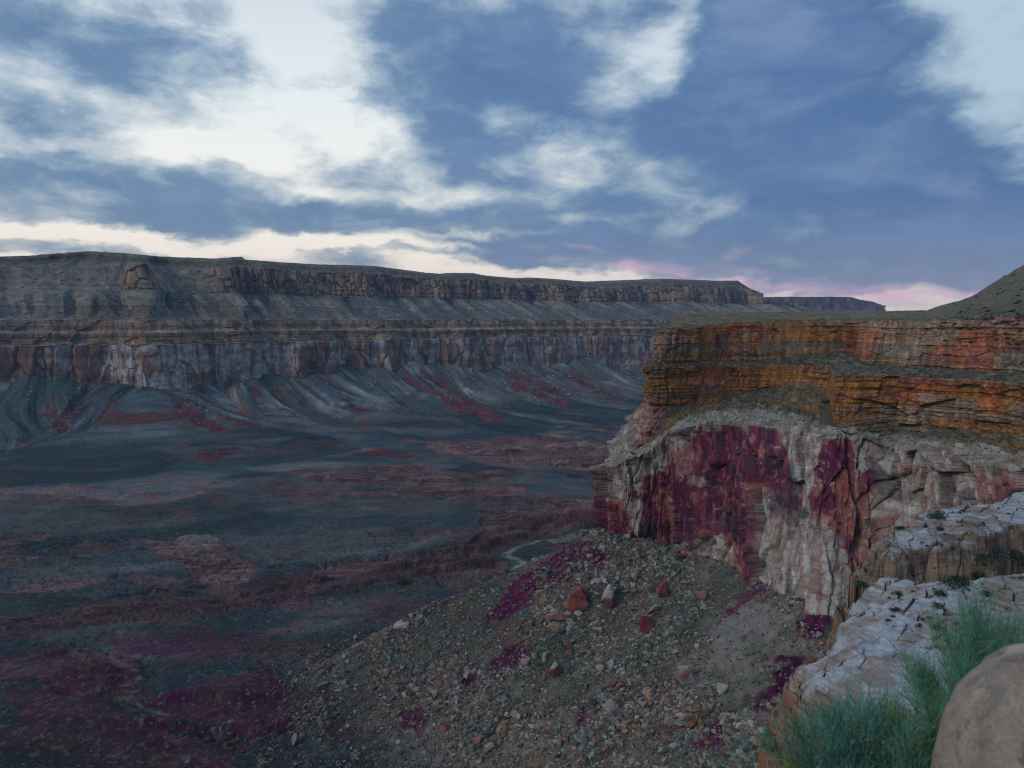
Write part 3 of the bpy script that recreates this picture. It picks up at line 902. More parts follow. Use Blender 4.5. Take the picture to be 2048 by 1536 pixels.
# ------------------------------------------------------------------ near mesa
print('near mesa')
for s_ in ST:
    for k_, z_ in ((4, -38.5), (5, -35.5)):
        if abs(s_[k_][2] + 40) < 8:
            s_[k_] = (s_[k_][0], s_[k_][1], z_)
for i_ in (2, 3, 4, 5):                                # keep the prow where the eye meets it
    for k_ in (0, 1, 2, 3):
        ST[i_][k_] = (ST[i_][k_][0] + (18 if k_ < 2 else 8), ST[i_][k_][1] + 4, ST[i_][k_][2])
lvls = [[at_y(*s[k]) for s in ST] for k in range(7)]
T_ = lvls[6]
fz = [-230] * len(ST)
bot = [(a[0], a[1], -235) for a in lvls[0]]
backd = [(1, 0)] * len(ST)
P1, P2, P3 = [], [], []
for i, s in enumerate(ST):
    px, yy, z = s[6]
    if px < 1900:
        h1_, h2_, h3_ = 0, 6.0, 11
        d1, d2, d3 = 30, 130, 420
    else:
        h1_, h2_, h3_ = 6, 26, 120
        d1, d2, d3 = 25, 90, 330
    if i < 3:
        d1, d2, d3 = 20, 60, 150
        h2_, h3_ = 2, 4
    P1.append(at_y(px + (8 if i < 9 else 0), yy + d1, z + h1_ + 2))
    hp = slope(np.interp(px, [1780, 1850, 1900, 1945, 1990, 2046, 2130, 2500], [622, 621, 612, 592, 562, 530, 485, 380]))
    P2.append(at_y(px + (40 if i < 8 else 0), yy + d2, h2_ if px < 1790 else max(4, hp * (yy + d2) * .42)))
    P3.append(at_y(px + (130 if i < 8 else 0), yy + d3, h3_ if px < 1790 else hp * (yy + d3)))
wpx = [12, 14, 26, 40, 60, 60, 75, 80, 75, 62, 30, 48, 62, 105, 110, 120, 120]
X, Y, Z, lev, nx, ny, S = loft([bot] + lvls + [P1, P2, P3], [16, 330, 26, 60, 110, 22, 110, 26, 60, 40], 1350, wpx, 7)
lv = np.broadcast_to(lev[:, None], X.shape)
SS = np.broadcast_to(S[None], X.shape)
Zo = Z.copy()
wrp = fbm(SS / 40, Z / 40, 3, 401)
sv, sv2, sf = strata(Z + 1.2 * wrp, 403, 1.2, 3.6)
sw_, sw2, _ = strata(Z + 1.2 * wrp, 407, 4, 9)
A_ = 1 - ss(lv, 1.98, 2.1)                             # Coconino face
Bc = ss(lv, 3.98, 4.02) * (1 - ss(lv, 5.0, 5.05)) + ss(lv, 5.98, 6.02) * (1 - ss(lv, 7.0, 7.1))
okr = ss(fbm(SS / 9, lv * 7, 3, 4021) + .2, .1, .4)
lowB = ss(lv, 3.0, 3.1) * (1 - ss(lv, 4.0, 4.02))
rise = ss(np.gradient(Z, axis=0) / (np.abs(np.gradient(Y, axis=0)) + np.abs(np.gradient(X, axis=0)) + .02), .8, 2.0)
stp = np.clip(A_ + Bc + lowB * rise, 0, 1)
ln_ = .22 * Z * (vn(SS / 70, 0 * SS, 4090))              # joints lean a little
a1, b1, i1 = facets((SS + ln_) / 24 + .12 * wrp, Z / 95 + .2 * wrp, 409, 1.2)
a2, b2, i2 = facets((SS - ln_) / 9 + .15 * wrp, Z / 30 - SS / 90, 411, 1.3)
a3, b3, i3 = facets(SS / 3.2, Z / 7.5 + .3 * wrp, 413, 1.2)
cr1 = np.exp(-b1 * 34)
cr2 = np.exp(-b2 * 14)
cr3 = np.exp(-b3 * 9)
d = A_ * (6.5 * a1 + 3.6 * a2 + 1.3 * a3 - 2.5 * cr1 - 1.3 * cr2 - .2 * cr3 + 1.0 * fbm(SS / 9, Z / 14, 3, 415) + .2 * (sw_ - .5))
q1, e1, j1 = facets(SS / 17 + .3 * wrp, Z / 11, 417, .5)
q2, e2, j2 = facets(SS / 4.5, Z / 3.1, 419, .5)
d = d + (Bc + lowB * rise) * (2.6 * (sv - .5) + 3.0 * (sw_ - .5) + 2.4 * q1 + .9 * q2 - .8 * np.exp(-e2 * 10) - 1.6 * np.exp(-e1 * 20) + 5 * fbm_a(SS / 45, 0 * SS, 3, 421))
d = d + (1 - stp) * (1 - ss(lv, 7, 7.3)) * (1.4 * fbm(SS / 8, lv * 9, 3, 423))
# rounded brow on the rim of the pale rock
brow = np.exp(-((lv - 2) / .07) ** 2)
d = d + brow * 2.5
X, Y = X + nx[None] * d, Y + ny[None] * d
ben = 1 - stp
Z = Z + ben * (1 - ss(lv, 7.2, 8)) * (1.5 * fbm(SS / 7, lv * 12, 4, 425) + 1.1 * np.abs(a3)) + ss(lv, 7.1, 8) * .6 * fbm(SS / 6, lv * 20, 3, 427)
pos = (lv > 2) & (lv < 3)
Z = Z + pos * 2.2 * fbm(SS / 10, lv * 5, 3, 429)
px_, py_ = proj(X, Y, Z)
qx, qy = px_ + 9 * wrp + 5 * a2, py_ + 10 * wrp + 5 * fbm(SS / 6, Z / 6, 3, 431)
PURP = [[(1655, 850), (1712, 850), (1705, 1000), (1690, 1040), (1640, 1025), (1638, 950)], [(1392, 842), (1478, 835), (1478, 960), (1450, 985), (1396, 930)],
        [(1285, 960), (1345, 930), (1348, 1090), (1288, 1090)], [(1512, 850), (1560, 850), (1600, 1010), (1530, 965)], [(1345, 960), (1480, 990), (1490, 1060), (1350, 1090)],
        [(1195, 1000), (1245, 1010), (1280, 1080), (1200, 1085)], [(1265, 820), (1300, 830), (1290, 920), (1262, 905)], 
        [(1480, 1040), (1520, 1050), (1500, 1150), (1470, 1130)],  [(1720, 930), (1760, 940), (1750, 990), (1715, 980)]]
WHI = [[(1185, 935), (1262, 905), (1320, 870), (1400, 835), (1405, 848), (1345, 895), (1335, 935), (1300, 965), (1240, 1000), (1190, 1000)],
       [(1575, 842), (1655, 845), (1650, 905), (1612, 1000), (1570, 985), (1555, 900)], [(1255, 1000), (1285, 1000), (1282, 1075), (1262, 1075)],
       [(1510, 1000), (1640, 1040), (1700, 1100), (1720, 1240), (1560, 1230), (1520, 1110)], [(1705, 870), (1960, 875), (2048, 905), (2048, 930), (1960, 950), (1820, 930), (1710, 900)],
       [(1800, 950), (1920, 940), (1960, 1000), (1860, 1040), (1790, 1010)], [(1360, 1085), (1440, 1070), (1450, 1110), (1390, 1120)], [(1290, 830), (1330, 815), (1320, 900), (1285, 900)]]
pm = patch_mask(qx, qy, PURP, 7)
wm = patch_mask(qx, qy, WHI, 7)
vs = fbm_a(SS / 3.2, Z / 38, 4, 433) + .5 * fbm_a(SS / 9, Z / 120, 3, 434)                    # run-off streaks
k1 = fbm(SS / 26, Z / 26, 4, 435)
right = ss(px_, 1690, 1780)
pale = cmix((.44, .43, .37), (.33, .27, .22), ss(fbm(SS / 9, Z / 5, 3, 437), -.4, .5))
rosy = cmix((.32, .135, .12), (.32, .20, .165), ss(k1, -.3, .5))
purp = cmix((.095, .008, .048), (.20, .036, .078), ss(vs + .8 * (i2 - .5) + .4 * k1, -.4, .6))
purp = cmix(purp, (.30, .13, .085), ss(fbm(SS / 5, Z / 7, 4, 4351), .3, .5) * .7)
mpur = ss((i1 - .55) * 1.3 + .5 * (i2 - .5) + .5 * k1 + .35 * vs - .7 * right - .35 * ss(Zo, -100, -80) + .1 + .5 * (i1 < .45) * .5 + .9 * pm - .9 * wm + .05, -.02, .38)
mwhi = ss((.5 - i1) * .9 + .5 * (i3 - .5) - .4 * vs + .35 * k1 + .25 * right + 1.1 * ss(Zo, -96, -80) * A_ - .9 * pm + 1.15 * wm - .16, .05, .3)
chip = ss(fbm(SS / 3.0, Z / 3.0, 4, 4341) - .25 * pm, .28, .45)
CA = cmix(rosy, purp, mpur * .9)
pale = cmix(pale, (.17, .12, .11), ((sf < .14) & (sv > .35)) * .7)
pale = cmix(pale, (.27, .14, .12), ss(vs + .3 * k1, .15, .6) * .6)
CA = cmix(CA, pale, np.clip(mwhi * .92 + chip * .5 * (1 - mwhi), 0, 1))
org = ss(fbm(SS / 20, Z / 30, 3, 439) + .4 * (i2 - .5), .28, .5) * (1 - right) * (1 - wm)
CA = cmix(CA, (.36, .15, .05), org * .35)
CA = cmix(CA, (.05, .03, .035), np.clip(cr1 * 1.2 * (i2 > .3), 0, 1) * .7 + cr2 * .4)
blk = ss(fbm(SS / 16, Z / 22, 3, 441), .42, .6)
CA = cmix(CA, (.05, .045, .06), blk * .6)
# brown beds
ora = cmix((.40, .185, .040), (.23, .115, .05), sv2)
ora = cmix(ora, (.18, .14, .09), ss(sw2 + .35 * k1 - .5 * ss(-Zo, 20, 45), .15, .6))
ora = cmix(ora, (.38, .105, .045), ss(k1 + .35 * vs + .5 * (j1 - .5), .12, .5) * .7)
ora = cmix(ora, (.24, .20, .155), ss(fbm(SS / 60, Z / 14, 3, 443) + .4 * right, .35, .6) * .65)
ora = cmix(ora, (.20, .055, .065), ss(fbm(SS / 16, Z / 9, 4, 445), .35, .6) * .5)
ora = ora * (1 + .5 * fbm_a(SS / 2.2, Z / 16, 4, 446))[..., None] * (.75 + .5 * sv2)[..., None]
ora = cmix(ora, (.045, .03, .022), np.clip((sf < .16) * (sv < .6) * .75 + np.exp(-e2 * 20) * .25 + np.exp(-e1 * 40) * .5, 0, .85))
dd = cmix((.080, .078, .052), (.17, .145, .105), ss(fbm(SS / 5, lv * 30, 4, 447), -.3, .5))
dd = cmix(dd, (.045, .06, .04), ss(fbm(SS / 2.5, lv * 60, 3, 449), .25, .55) * .8)
C = cmix(dd, CA, A_)
C = cmix(C, cmix(pale * .85, (.19, .19, .14), ss(fbm(SS / 4, lv * 25, 3, 451), .1, .4)), ((lv > 1.97) & (lv < 3.0)) * (.85 - .5 * ss(lv, 2.6, 3.0)))
C = cmix(C, ora, np.clip(Bc + lowB * okr * .6 * (1 - rise), 0, 1))
low_tower = lowB * rise * (1 - ss(Zo, -80, -72))
C = cmix(C, cmix(cmix(rosy, purp, .5 * ss(i2, .4, .7)), pale, ss(i2 + .3 * vs, .5, .8) * .7), lowB * rise * (px_ < 1420))
C = cmix(C, ora, lowB * rise * (px_ >= 1420))
gt = cmix((.115, .105, .060), (.185, .155, .092), ss(fbm(SS / 10, lv * 18, 4, 453), -.3, .4))
gt = cmix(gt, cmix((.15, .115, .085), (.11, .11, .08), ss(k1, -.3, .3)), ss(px_, 1860, 1950))
gt = cmix(gt, (.035, .045, .03), ss(fbm(SS / 2.2, lv * 95, 2, 455), .5, .7) * ss(px_, 1860, 1950) * .9)
C = cmix(C, gt, ss(lv, 7.1, 7.8))
nm = grid_obj('near_mesa', X, Y, Z, C, M_NROCK)
tag(nm, 'orange and purple sandstone cliff with grassy flat top and rising hill at its right', kind='structure')

# ------------------------------------------------------------------ pale ledges below the viewer
print('ledges')
na, nb = 900, 800
lpx = np.linspace(1480, 2250, na)
lys = np.exp(np.linspace(math.log(95), math.log(345), nb))
UX, LY = np.meshgrid((lpx - 1024) / FPX, lys)
LX = UX * LY * 1.03
rough_ = fbm(LX / 14, LY / 14, 3, 501)
wx, wy = LX + 4.5 * rough_ + 1.2 * fbm(LX / 4, LY / 4, 3, 502), LY + 6 * fbm(LX / 16, LY / 16, 3, 503)


def pz(lst, z):
    return [at_z(a, b, z)[:2] for a, b in lst]


UP = pz([(1738, 1085), (1765, 1060), (1800, 1040), (1900, 1008), (2048, 985), (2300, 950), (2300, 1010), (2048, 1042), (1900, 1066), (1800, 1074), (1770, 1094)], -72)
MIDL = pz([(1735, 1120), (1760, 1085), (1900, 1060), (2300, 1000), (2300, 1090), (2048, 1090), (1960, 1110), (1850, 1120), (1760, 1142)], -84)
LOW = pz([(1608, 1310), (1625, 1262), (1665, 1190), (1700, 1168), (1760, 1150), (1850, 1130), (2048, 1130), (2400, 1100), (2500, 1600), (1800, 1700), (1700, 1480), (1655, 1400), (1640, 1350)], -78)
s_up, s_mid, s_low = polysd(wx, wy, UP), polysd(wx, wy, MIDL), polysd(wx, wy, LOW)
OUT = np.maximum(np.maximum(s_up, s_mid), s_low)
skirt = polysd(wx, wy, pz([(1735, 1180), (1735, 1085), (1765, 1060), (1900, 1010), (2048, 985), (2500, 900), (2500, 1700), (1750, 1700), (1650, 1420), (1606, 1320), (1625, 1262), (1665, 1190)], -86))
z0 = lerp(-200, -97, ss(skirt, -7, 3)) + 2.0 * rough_
dome = 3.2 * fbm(LX / 34, LY / 24, 3, 505)
def stepped(base_z, sdist, xs_, zs_, amp, seed, lo, hi):
    z_ = base_z + np.interp(sdist, xs_, zs_)
    b_ = strata(z_ + .12 * LX + 2 * rough_, seed, lo, hi)[0]
    return base_z + np.interp(sdist + amp * (b_ - .5), xs_, zs_)


z1 = stepped(-73 + .025 * (LX - 140) + .6 * dome, s_up + .8 * fbm(LX / 4, LY / 4, 3, 506), [-12, -6, -4.2, -3.2, -1.4, 1, 4], [-60, -14, -10, -8.5, -3.5, -1.2, 0], 2.2, 531, .9, 2.6)
z2 = lerp(-140, -85 + .5 * dome - 2.5 * np.exp(-np.maximum(s_mid, 0) / 3), ss(s_mid, -2.5, 1.5))
tiltl = np.interp(LY, [100, 160, 200, 240], [-96, -82, -78, -77])
tl = -6.0 * np.exp(-np.maximum(s_low, 0) / 6) + 1.4 * dome + tiltl
sl_ = s_low + 1.3 * fbm(LX / 5, LY / 5, 3, 508)
z3 = stepped(tl, sl_, [-22, -15, -11, -9.5, -6, -4.5, -2.2, -1, 1.5, 6, 12], [-110, -72, -48, -36, -31, -17, -13, -6, -2.2, -.6, 0], 2.8, 533, 1.0, 4.0)
Zl = np.maximum(np.maximum(z0, z1), np.maximum(z2, z3))
wrl = fbm(LX / 5, LY / 5, 3, 5070)
e_c, ic, _, _, ocx, ocy = cells(LX / 6.4 + .6 * rough_ + .25 * wrl, LY / 5.0 + .6 * rough_ + .25 * wrl, 507, 1.0)
e_d, idc, _, _, _, _ = cells(LX / 2.2 + .2 * rough_, LY / 2.4, 511)
jointed = ss(.5 * fbm(LX / 26, LY / 26, 2, 513) + ss(LY, 198, 214) - .40, -.1, .25)
crk = np.exp(-(e_c * 34) ** 1.4) * jointed
crk2 = np.exp(-e_d * 16) * jointed * .35 * (ic > .4)
Zl = Zl - 1.8 * crk - .5 * crk2 + (ic - .5) * 1.3 * jointed + (ocx * .8 + ocy * .5) * jointed + .25 * fbm(LX / 2, LY / 2, 3, 515)
bedl = Zl + .12 * LX + 3 * rough_
_, b2_, bf = strata(bedl, 517, .5, 1.6)
gx_ = np.gradient(Zl, axis=0) / (np.gradient(LY, axis=0) + 1e-6)
gy_ = np.gradient(Zl, axis=1) / (np.gradient(LX, axis=1) + 1e-6)
stl = ss(np.hypot(gx_, gy_), 1.1, 2.4)
Zl = Zl + (b2_ - .5) * 1.1 * stl
top_c = cmix((.34, .365, .39), (.26, .215, .19), ss(fbm(LX / 9, LY / 9, 4, 519) + .3 * (b2_ - .5), .0, .6))
lines = np.exp(-((np.abs(np.sin(bedl * 2.6 + 5 * fbm(LX / 22, LY / 30, 3, 521)))) / .22) ** 2)
top_c = cmix(top_c, (.19, .135, .13), lines * .55 * (1 - jointed * .6))
face_c = cmix((.27, .19, .125), (.15, .10, .075), ss(fbm(LX / 5, Zl / 2, 3, 523) + b2_ - .5, -.2, .5))
face_c = cmix(face_c, (.30, .12, .04), ss(fbm(LX / 12, Zl / 9, 3, 525), .25, .5) * ss(-Zl, 84, 96) * .8)
C = cmix(top_c, face_c, stl)
flo = 1 - ss(OUT, -1, 1)
soil = cmix((.085, .085, .06), (.20, .16, .12), ss(fbm(LX / 5, LY / 5, 4, 527), -.2, .4))
C = cmix(C, soil, flo * (1 - stl))
C = cmix(C, (.045, .04, .035), np.clip(crk * 1.1 + crk2 * .5, 0, .9))
C = cmix(C, (.20, .15, .10), ss(LX / LY * FPX + 1024, 1960, 2040) * ss(fbm(LX / 20, LY / 20, 3, 529), -.1, .2) * .6 * (LY < 240))
lmask = ((Zl > -182) & ((skirt > -6) | (s_low > -16)))[:-1, :-1]
led_o = grid_obj('rock_ledges', LX, LY, Zl, C, M_LEDGE, mask=lmask)
tag(led_o, 'pale cracked slickrock ledges stepping down at lower right', kind='structure')

# ------------------------------------------------------------------ haze
def add_haze():
    me = bpy.data.meshes.new('haze')
    bm = bmesh.new()
    bmesh.ops.create_cube(bm, size=1.0)
    bm.to_mesh(me)
    bm.free()
    hz = bpy.data.objects.new('haze', me)
    col.objects.link(hz)
    hz.scale = (17000, 16200, 900)
    hz.location = (800, 5000, 100)
    tag(hz, 'thin blue evening haze filling the canyon', kind='stuff')
    m = bpy.data.materials.new('haze_air')
    m.use_nodes = True
    t = NT(m.node_tree)
    t.n.remove(t.n['Principled BSDF'])
    pv = t.n.new('ShaderNodeVolumePrincipled')
    pv.inputs['Color'].default_value = (.52, .72, 1.0, 1)
    pv.inputs['Density'].default_value = HAZE
    pv.inputs['Anisotropy'].default_value = 0.2
    t.l.new(pv.outputs[0], t.n['Material Output'].inputs['Volume'])
    me.materials.append(m)


# ------------------------------------------------------------------ loose things
print('rocks')
M_ROCK = surf_mat('loose_rock', .5, 3.0, .25, .6, .2, streak=(.3, .3, 1.5))
M_BUSH = surf_mat('shrub_leaf', 1.5, 8.0, .3, 0.0, .1)


def hull_rock(seed, n=16, flat=(1, 1, .8), angular=.25):
    g = random.Random(seed)
    bm = bmesh.new()
    for _ in range(n):
        v = Vector((g.gauss(0, 1), g.gauss(0, 1), g.gauss(0, 1))).normalized() * g.uniform(1 - angular, 1)
        v = Vector((v.x * flat[0], v.y * flat[1], v.z * flat[2]))
        bm.verts.new(v)
    r = bmesh.ops.convex_hull(bm, input=bm.verts)
    bmesh.ops.delete(bm, geom=list({e for e in r['geom_interior'] + r['geom_unused'] if isinstance(e, bmesh.types.BMVert)}), context='VERTS')
    bmesh.ops.triangulate(bm, faces=bm.faces)
    bm.verts.index_update()
    V = np.array([v.co[:] for v in bm.verts])
    F = np.array([[v.index for v in f.verts] for f in bm.faces])
    bm.free()
    return V * .5, F


PRO = [hull_rock(100 + i, 13, (1, random.uniform(.6, .9), random.uniform(.45, .8))) for i in range(14)]
ROCKC = np.array([(.26, .275, .265), (.32, .33, .31), (.17, .19, .18), (.30, .20, .165), (.25, .15, .12), (.20, .17, .13), (.34, .30, .26), (.12, .13, .12), (.30, .17, .08)])
ROCKP = np.array([.15, .13, .17, .14, .09, .13, .08, .08, .03])


def rand_rot(n):
    q = rng.normal(size=(n, 4))
    q /= np.linalg.norm(q, axis=1)[:, None]
    w_, x_, y_, z_ = q.T
    return np.stack([1 - 2 * (y_ * y_ + z_ * z_), 2 * (x_ * y_ - z_ * w_), 2 * (x_ * z_ + y_ * w_), 2 * (x_ * y_ + z_ * w_), 1 - 2 * (x_ * x_ + z_ * z_), 2 * (y_ * z_ - x_ * w_),
                     2 * (x_ * z_ - y_ * w_), 2 * (y_ * z_ + x_ * w_), 1 - 2 * (x_ * x_ + y_ * y_)], 1).reshape(n, 3, 3)


def rubble(name, P, size, cols, label):
    n = len(P)
    pid = rng.integers(0, len(PRO), n)
    Vs, Fs, Cs, off = [], [], [], 0
    for k, (V, F) in enumerate(PRO):
        m = np.where(pid == k)[0]
        if not len(m):
            continue
        Rm = rand_rot(len(m))
        W_ = np.einsum('nij,vj->nvi', Rm, V) * size[m][:, None, None]
        W_[:, :, 2] *= .8
        W_ = W_ + P[m][:, None, :]
        Vs.append(W_.reshape(-1, 3))
        Fs.append((F[None] + (np.arange(len(m)) * len(V))[:, None, None] + off).reshape(-1, 3))
        Cs.append(np.repeat(cols[m], len(V), axis=0))
        off += len(m) * len(V)
    o = np_mesh(name, np.concatenate(Vs), np.concatenate(Fs), M_ROCK, np.concatenate(Cs), smooth=False)
    tag(o, label, kind='stuff')
    return o


N = 520000
yy = np.exp(rng.uniform(math.log(300), math.log(790), N))
pp = rng.uniform(300, 2000, N)
xx = (pp - 1024) / FPX * yy
gz, gn, gp = ground_z(xx, yy)
gx2, gy2 = proj(xx, yy, gz)
dens_n = fbm(xx / 26, yy / 26, 4, 601) + .5 * fbm_a(xx / 9, yy / 60, 3, 603)
acc = (.30 + .7 * ss(dens_n, -.3, .35)) * (yy / 600) ** 1.1
smooth_chute = ss(gx2, 1390, 1450) * (1 - ss(gx2, 1540, 1600)) * (gy2 < 1400) * (gy2 > 1150)
acc = acc * (1 - .75 * smooth_chute) * (1 - .6 * ss(1000 - gx2, 100, 350))
ov_ = terrain(xx, yy)[10]
acc = acc * np.where(gy2 < 1180, gn > .6, ss(ov_ + 10 * dens_n, -26, 16))
keep = (gy2 > 980) & (gy2 < 1620) & (gx2 > 350) & (rng.random(N) < acc) & ~((xx > 150) & (yy < 300))
keep &= gp * .8 < rng.random(N)
xx, yy, gz, gx2 = xx[keep], yy[keep], gz[keep], gx2[keep]
n = len(xx)
zone = fbm(xx / 34 + yy / 90, yy / 48, 3, 611) + .35 * fbm(xx / 9, yy / 9, 2, 612)
size = np.minimum(1.15 * rng.random(n) ** -.55, 7.0) * np.interp(zone, [-.5, 0, .5], [.55, .9, 1.35])
ci = rng.choice(len(ROCKC), n, p=ROCKP)
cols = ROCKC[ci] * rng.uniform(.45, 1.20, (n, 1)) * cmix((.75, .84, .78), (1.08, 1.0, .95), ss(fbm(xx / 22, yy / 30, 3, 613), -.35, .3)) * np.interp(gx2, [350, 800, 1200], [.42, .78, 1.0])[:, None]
print('rubble', n)
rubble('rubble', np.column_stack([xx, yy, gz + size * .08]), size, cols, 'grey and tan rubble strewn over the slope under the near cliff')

# scattered stones on the far scree and ledges
N = 42000
yy = rng.uniform(1500, 3600, N)
pp = rng.uniform(-60, 1330, N)
xx = (pp - 1024) / FPX * yy
gz, gn, gp = ground_z(xx, yy)
dWq, sWq, sdq = polydist(xx, yy, foot)
keep = (sdq < 0) & (dWq > 15) & (dWq < 430) & (rng.random(N) < ss(fbm_a(sWq / 60, dWq / 200, 3, 607), -.1, .5) + .05)
xx, yy, gz = xx[keep], yy[keep], gz[keep]
n = len(xx)
size = np.minimum(3.4 * rng.random(n) ** -.36, 13) * np.clip(yy / 2400, .7, 1.2)
cols = ROCKC[rng.choice([0, 1, 2, 3, 6], n)] * rng.uniform(.7, 1.25, (n, 1))
rubble('far_rubble', np.column_stack([xx, yy, gz + size * .05]), size, cols, 'pale fallen blocks strewn over the far scree fans')

bpy.context.view_layer.update()
DG = bpy.context.evaluated_depsgraph_get()


def look(px, py, want=None):
    """the surface point seen in that direction from the viewpoint"""
    u, v = (px - 1024) / FPX, (768 - py) / FPX
    d = Vector((u, CP + v * SP, -SP + v * CP)).normalized()
    o = Vector((0, 0, 0))
    for _ in range(6):
        ok, loc, nrm_, _, ob, _ = scene.ray_cast(DG, o, d, distance=9000)
        if not ok:
            return None, None
        if 'rubble' in ob.name:
            o = loc + d * .05
            continue
        return loc, ob.name
    return None, None


def boulder_mesh(name, seed, dims, cA, cB, n=18, split=None, cap=None, detail=2):
    """angular block: bevelled hull, cut finer and roughened, coloured by bed"""
    V, F = hull_rock(seed, n, (1, 1, 1), .34)
    bm = bmesh.new()
    vs = [bm.verts.new(v) for v in V]
    for f in F:
        bm.faces.new([vs[i] for i in f])
    bmesh.ops.dissolve_limit(bm, angle_limit=R(17), verts=bm.verts, edges=bm.edges)
    bmesh.ops.bevel(bm, geom=list(bm.edges), offset=.03, segments=1, affect='EDGES')
    bmesh.ops.triangulate(bm, faces=bm.faces)
    bmesh.ops.subdivide_edges(bm, edges=bm.edges, cuts=detail, use_grid_fill=True)
    bmesh.ops.triangulate(bm, faces=bm.faces)
    bm.verts.index_update()
    V = np.array([v.co[:] for v in bm.verts])
    F = np.array([[v.index for v in f.verts] for f in bm.faces])
    bm.free()
    V = V + (.11 * fbm(V[:, 0] * 4 + seed, V[:, 1] * 4 + V[:, 2] * 3, 4, seed))[:, None] * V * 2
    q = ss(fbm(V[:, 0] * 2.2 + seed, V[:, 2] * 2.6 + V[:, 1], 3, seed + 5), -.25, .3)
    C = cmix(cA, cB, q)
    if cap is not None:
        C = cmix(C, cap, ss(V[:, 2] + .15 * fbm(V[:, 0] * 3, V[:, 1] * 3, 2, seed), .12, .24))
    if split:
        dpl = V[:, 0] * math.cos(split) + V[:, 1] * math.sin(split) * .4 + .07 * np.sin(V[:, 2] * 7)
        near_ = np.exp(-(dpl / .035) ** 2)
        V = V - V * (near_ * .18)[:, None]
        C = cmix(C, (.03, .02, .02), near_ * .85)
    V = V * np.array(dims)
    o = np_mesh(name, V, F, M_ROCK, C, smooth=False)
    return o


RD, PK, TN, WH, OR_, GY = (.20, .060, .050), (.27, .14, .115), (.25, .19, .14), (.34, .33, .30), (.25, .12, .05), (.24, .25, .24)
HERO = [  # column, row (middle), width, height in the photo, colours, cap, crack, tilt, label
    (1155, 1196, 56, 66, RD, PK, None, 1.2, -18, 'largest red boulder with a dark crack, below the purple outcrop on the slope'),
    (1212, 1196, 44, 62, PK, RD, WH, 0, 14, 'tall boulder with white top and pink foot beside the big cracked red one'),
    (1327, 1180, 26, 54, RD, PK, None, 0, 8, 'narrow red wedge standing upright just below the cliff foot'),
    (1291, 1248, 34, 46, RD, (.14, .035, .04), None, 0, 20, 'leaning dark red slab in the middle of the rubble slope'),
    (1312, 1222, 40, 24, PK, TN, WH, 0, -24, 'flat pale pink slabs leaning on top of the dark red slab'),
    (1117, 1233, 52, 24, PK, TN, None, 0, 4, 'flat tan table rock below left of the big red boulder'),
    (1110, 1252, 34, 18, TN, OR_, None, 0, 0, 'brown block under the flat tan table rock'),
    (1061, 1290, 24, 32, OR_, TN, None, 0, -12, 'bright orange boulder on the purple outcrop'),
    (1110, 1340, 42, 34, PK, RD, WH, 0, -28, 'red sided wedge with a white upper face in mid slope'),
    (1376, 1348, 46, 50, GY, PK, WH, 0, 10, 'big rounded pale boulder with a red hollow at right of the slope'),
    (1066, 1455, 44, 40, PK, TN, None, 0, -6, 'pale pink kite shaped slab near the bottom of the slope'),
    (1091, 1428, 34, 30, TN, PK, None, .8, 12, 'split tan slab just above the pale pink kite shaped slab'),
    (1222, 1328, 24, 18, WH, TN, None, 0, 0, 'white block right of centre on the slope, one of a pale pair'),
    (1200, 1337, 20, 16, GY, WH, None, 0, 6, 'grey block touching the white block on the slope'),
    (886, 1455, 22, 28, PK, RD, None, 0, 16, 'small pink boulder alone at lower left of the rubble slope'),
    (1226, 1412, 30, 30, WH, GY, None, 0, 8, 'white boulder below a small purple patch low on the slope'),
    (1446, 1378, 30, 28, WH, GY, None, 0, -10, 'white boulder near the right edge of the rubble slope'),
    (978, 1494, 24, 26, WH, TN, None, 0, 12, 'white block at the bottom edge beside a pink wedge'),
    (952, 1484, 30, 22, PK, TN, None, 0, -30, 'pink wedge at the bottom edge beside a white block'),
    (592, 1480, 20, 30, TN, GY, None, 0, 0, 'lone tan boulder on the dark purple ground at lower left'),
    (1408, 1190, 20, 22, PK, OR_, None, 0, 0, 'small pinkish boulder alone on the smooth grey chute'),
    (1345, 1440, 40, 28, GY, TN, None, 0, -20, 'grey brown slab low on the right side of the slope'),
    (805, 1252, 48, 14, WH, GY, None, 0, 0, 'long flat white outcrop on the crest of the rubble slope'),
    (1140, 1290, 16, 24, OR_, RD, None, 0, 0, 'small orange brown block in mid slope right of the orange boulder'),
    (1091, 1312, 18, 26, TN, WH, None, 0, 20, 'thin pale slab between the orange boulder and the red wedge'),
    (1050, 1322, 28, 12, WH, TN, None, 0, -30, 'thin pale sliver of rock just below the orange boulder'),
    (1326, 1395, 34, 22, GY, TN, None, 0, 15, 'grey rock below the big rounded pale boulder'),
    (1176, 1372, 14, 20, OR_, TN, None, 0, 0, 'small brown upright stone low in mid slope'),
    (1500, 1515, 60, 36, GY, WH, None, 0, -12, 'big pale grey rock at the bottom edge left of the green shrubs'),
    (1400, 1470, 24, 18, PK, TN, None, 0, 5, 'flat pinkish rock above the striped purple outcrop'),
]
heroes = []
for i, (px, py, w_, h_, ca, cb, cp_, sp, tl_, lab) in enumerate(HERO):
    loc, nm_ = look(px, py + h_ * .42)
    if loc is None:
        continue
    m = loc.y * 1.06 / FPX
    o = boulder_mesh('boulder', 700 + i * 3, (w_ * m * 1.12, w_ * m * .95, h_ * m * 1.18), ca, cb, 12 if tl_ else 14, sp or None, cp_, detail=4)
    o.location = (loc.x, loc.y + w_ * m * .2, loc.z + h_ * m * .30)
    o.rotation_euler = (R(random.uniform(-8, 8)), R(tl_), R(random.uniform(-25, 25)))
    tag(o, lab, 'boulder', 'large boulders on the rubble slope')
    heroes.append((px, py))

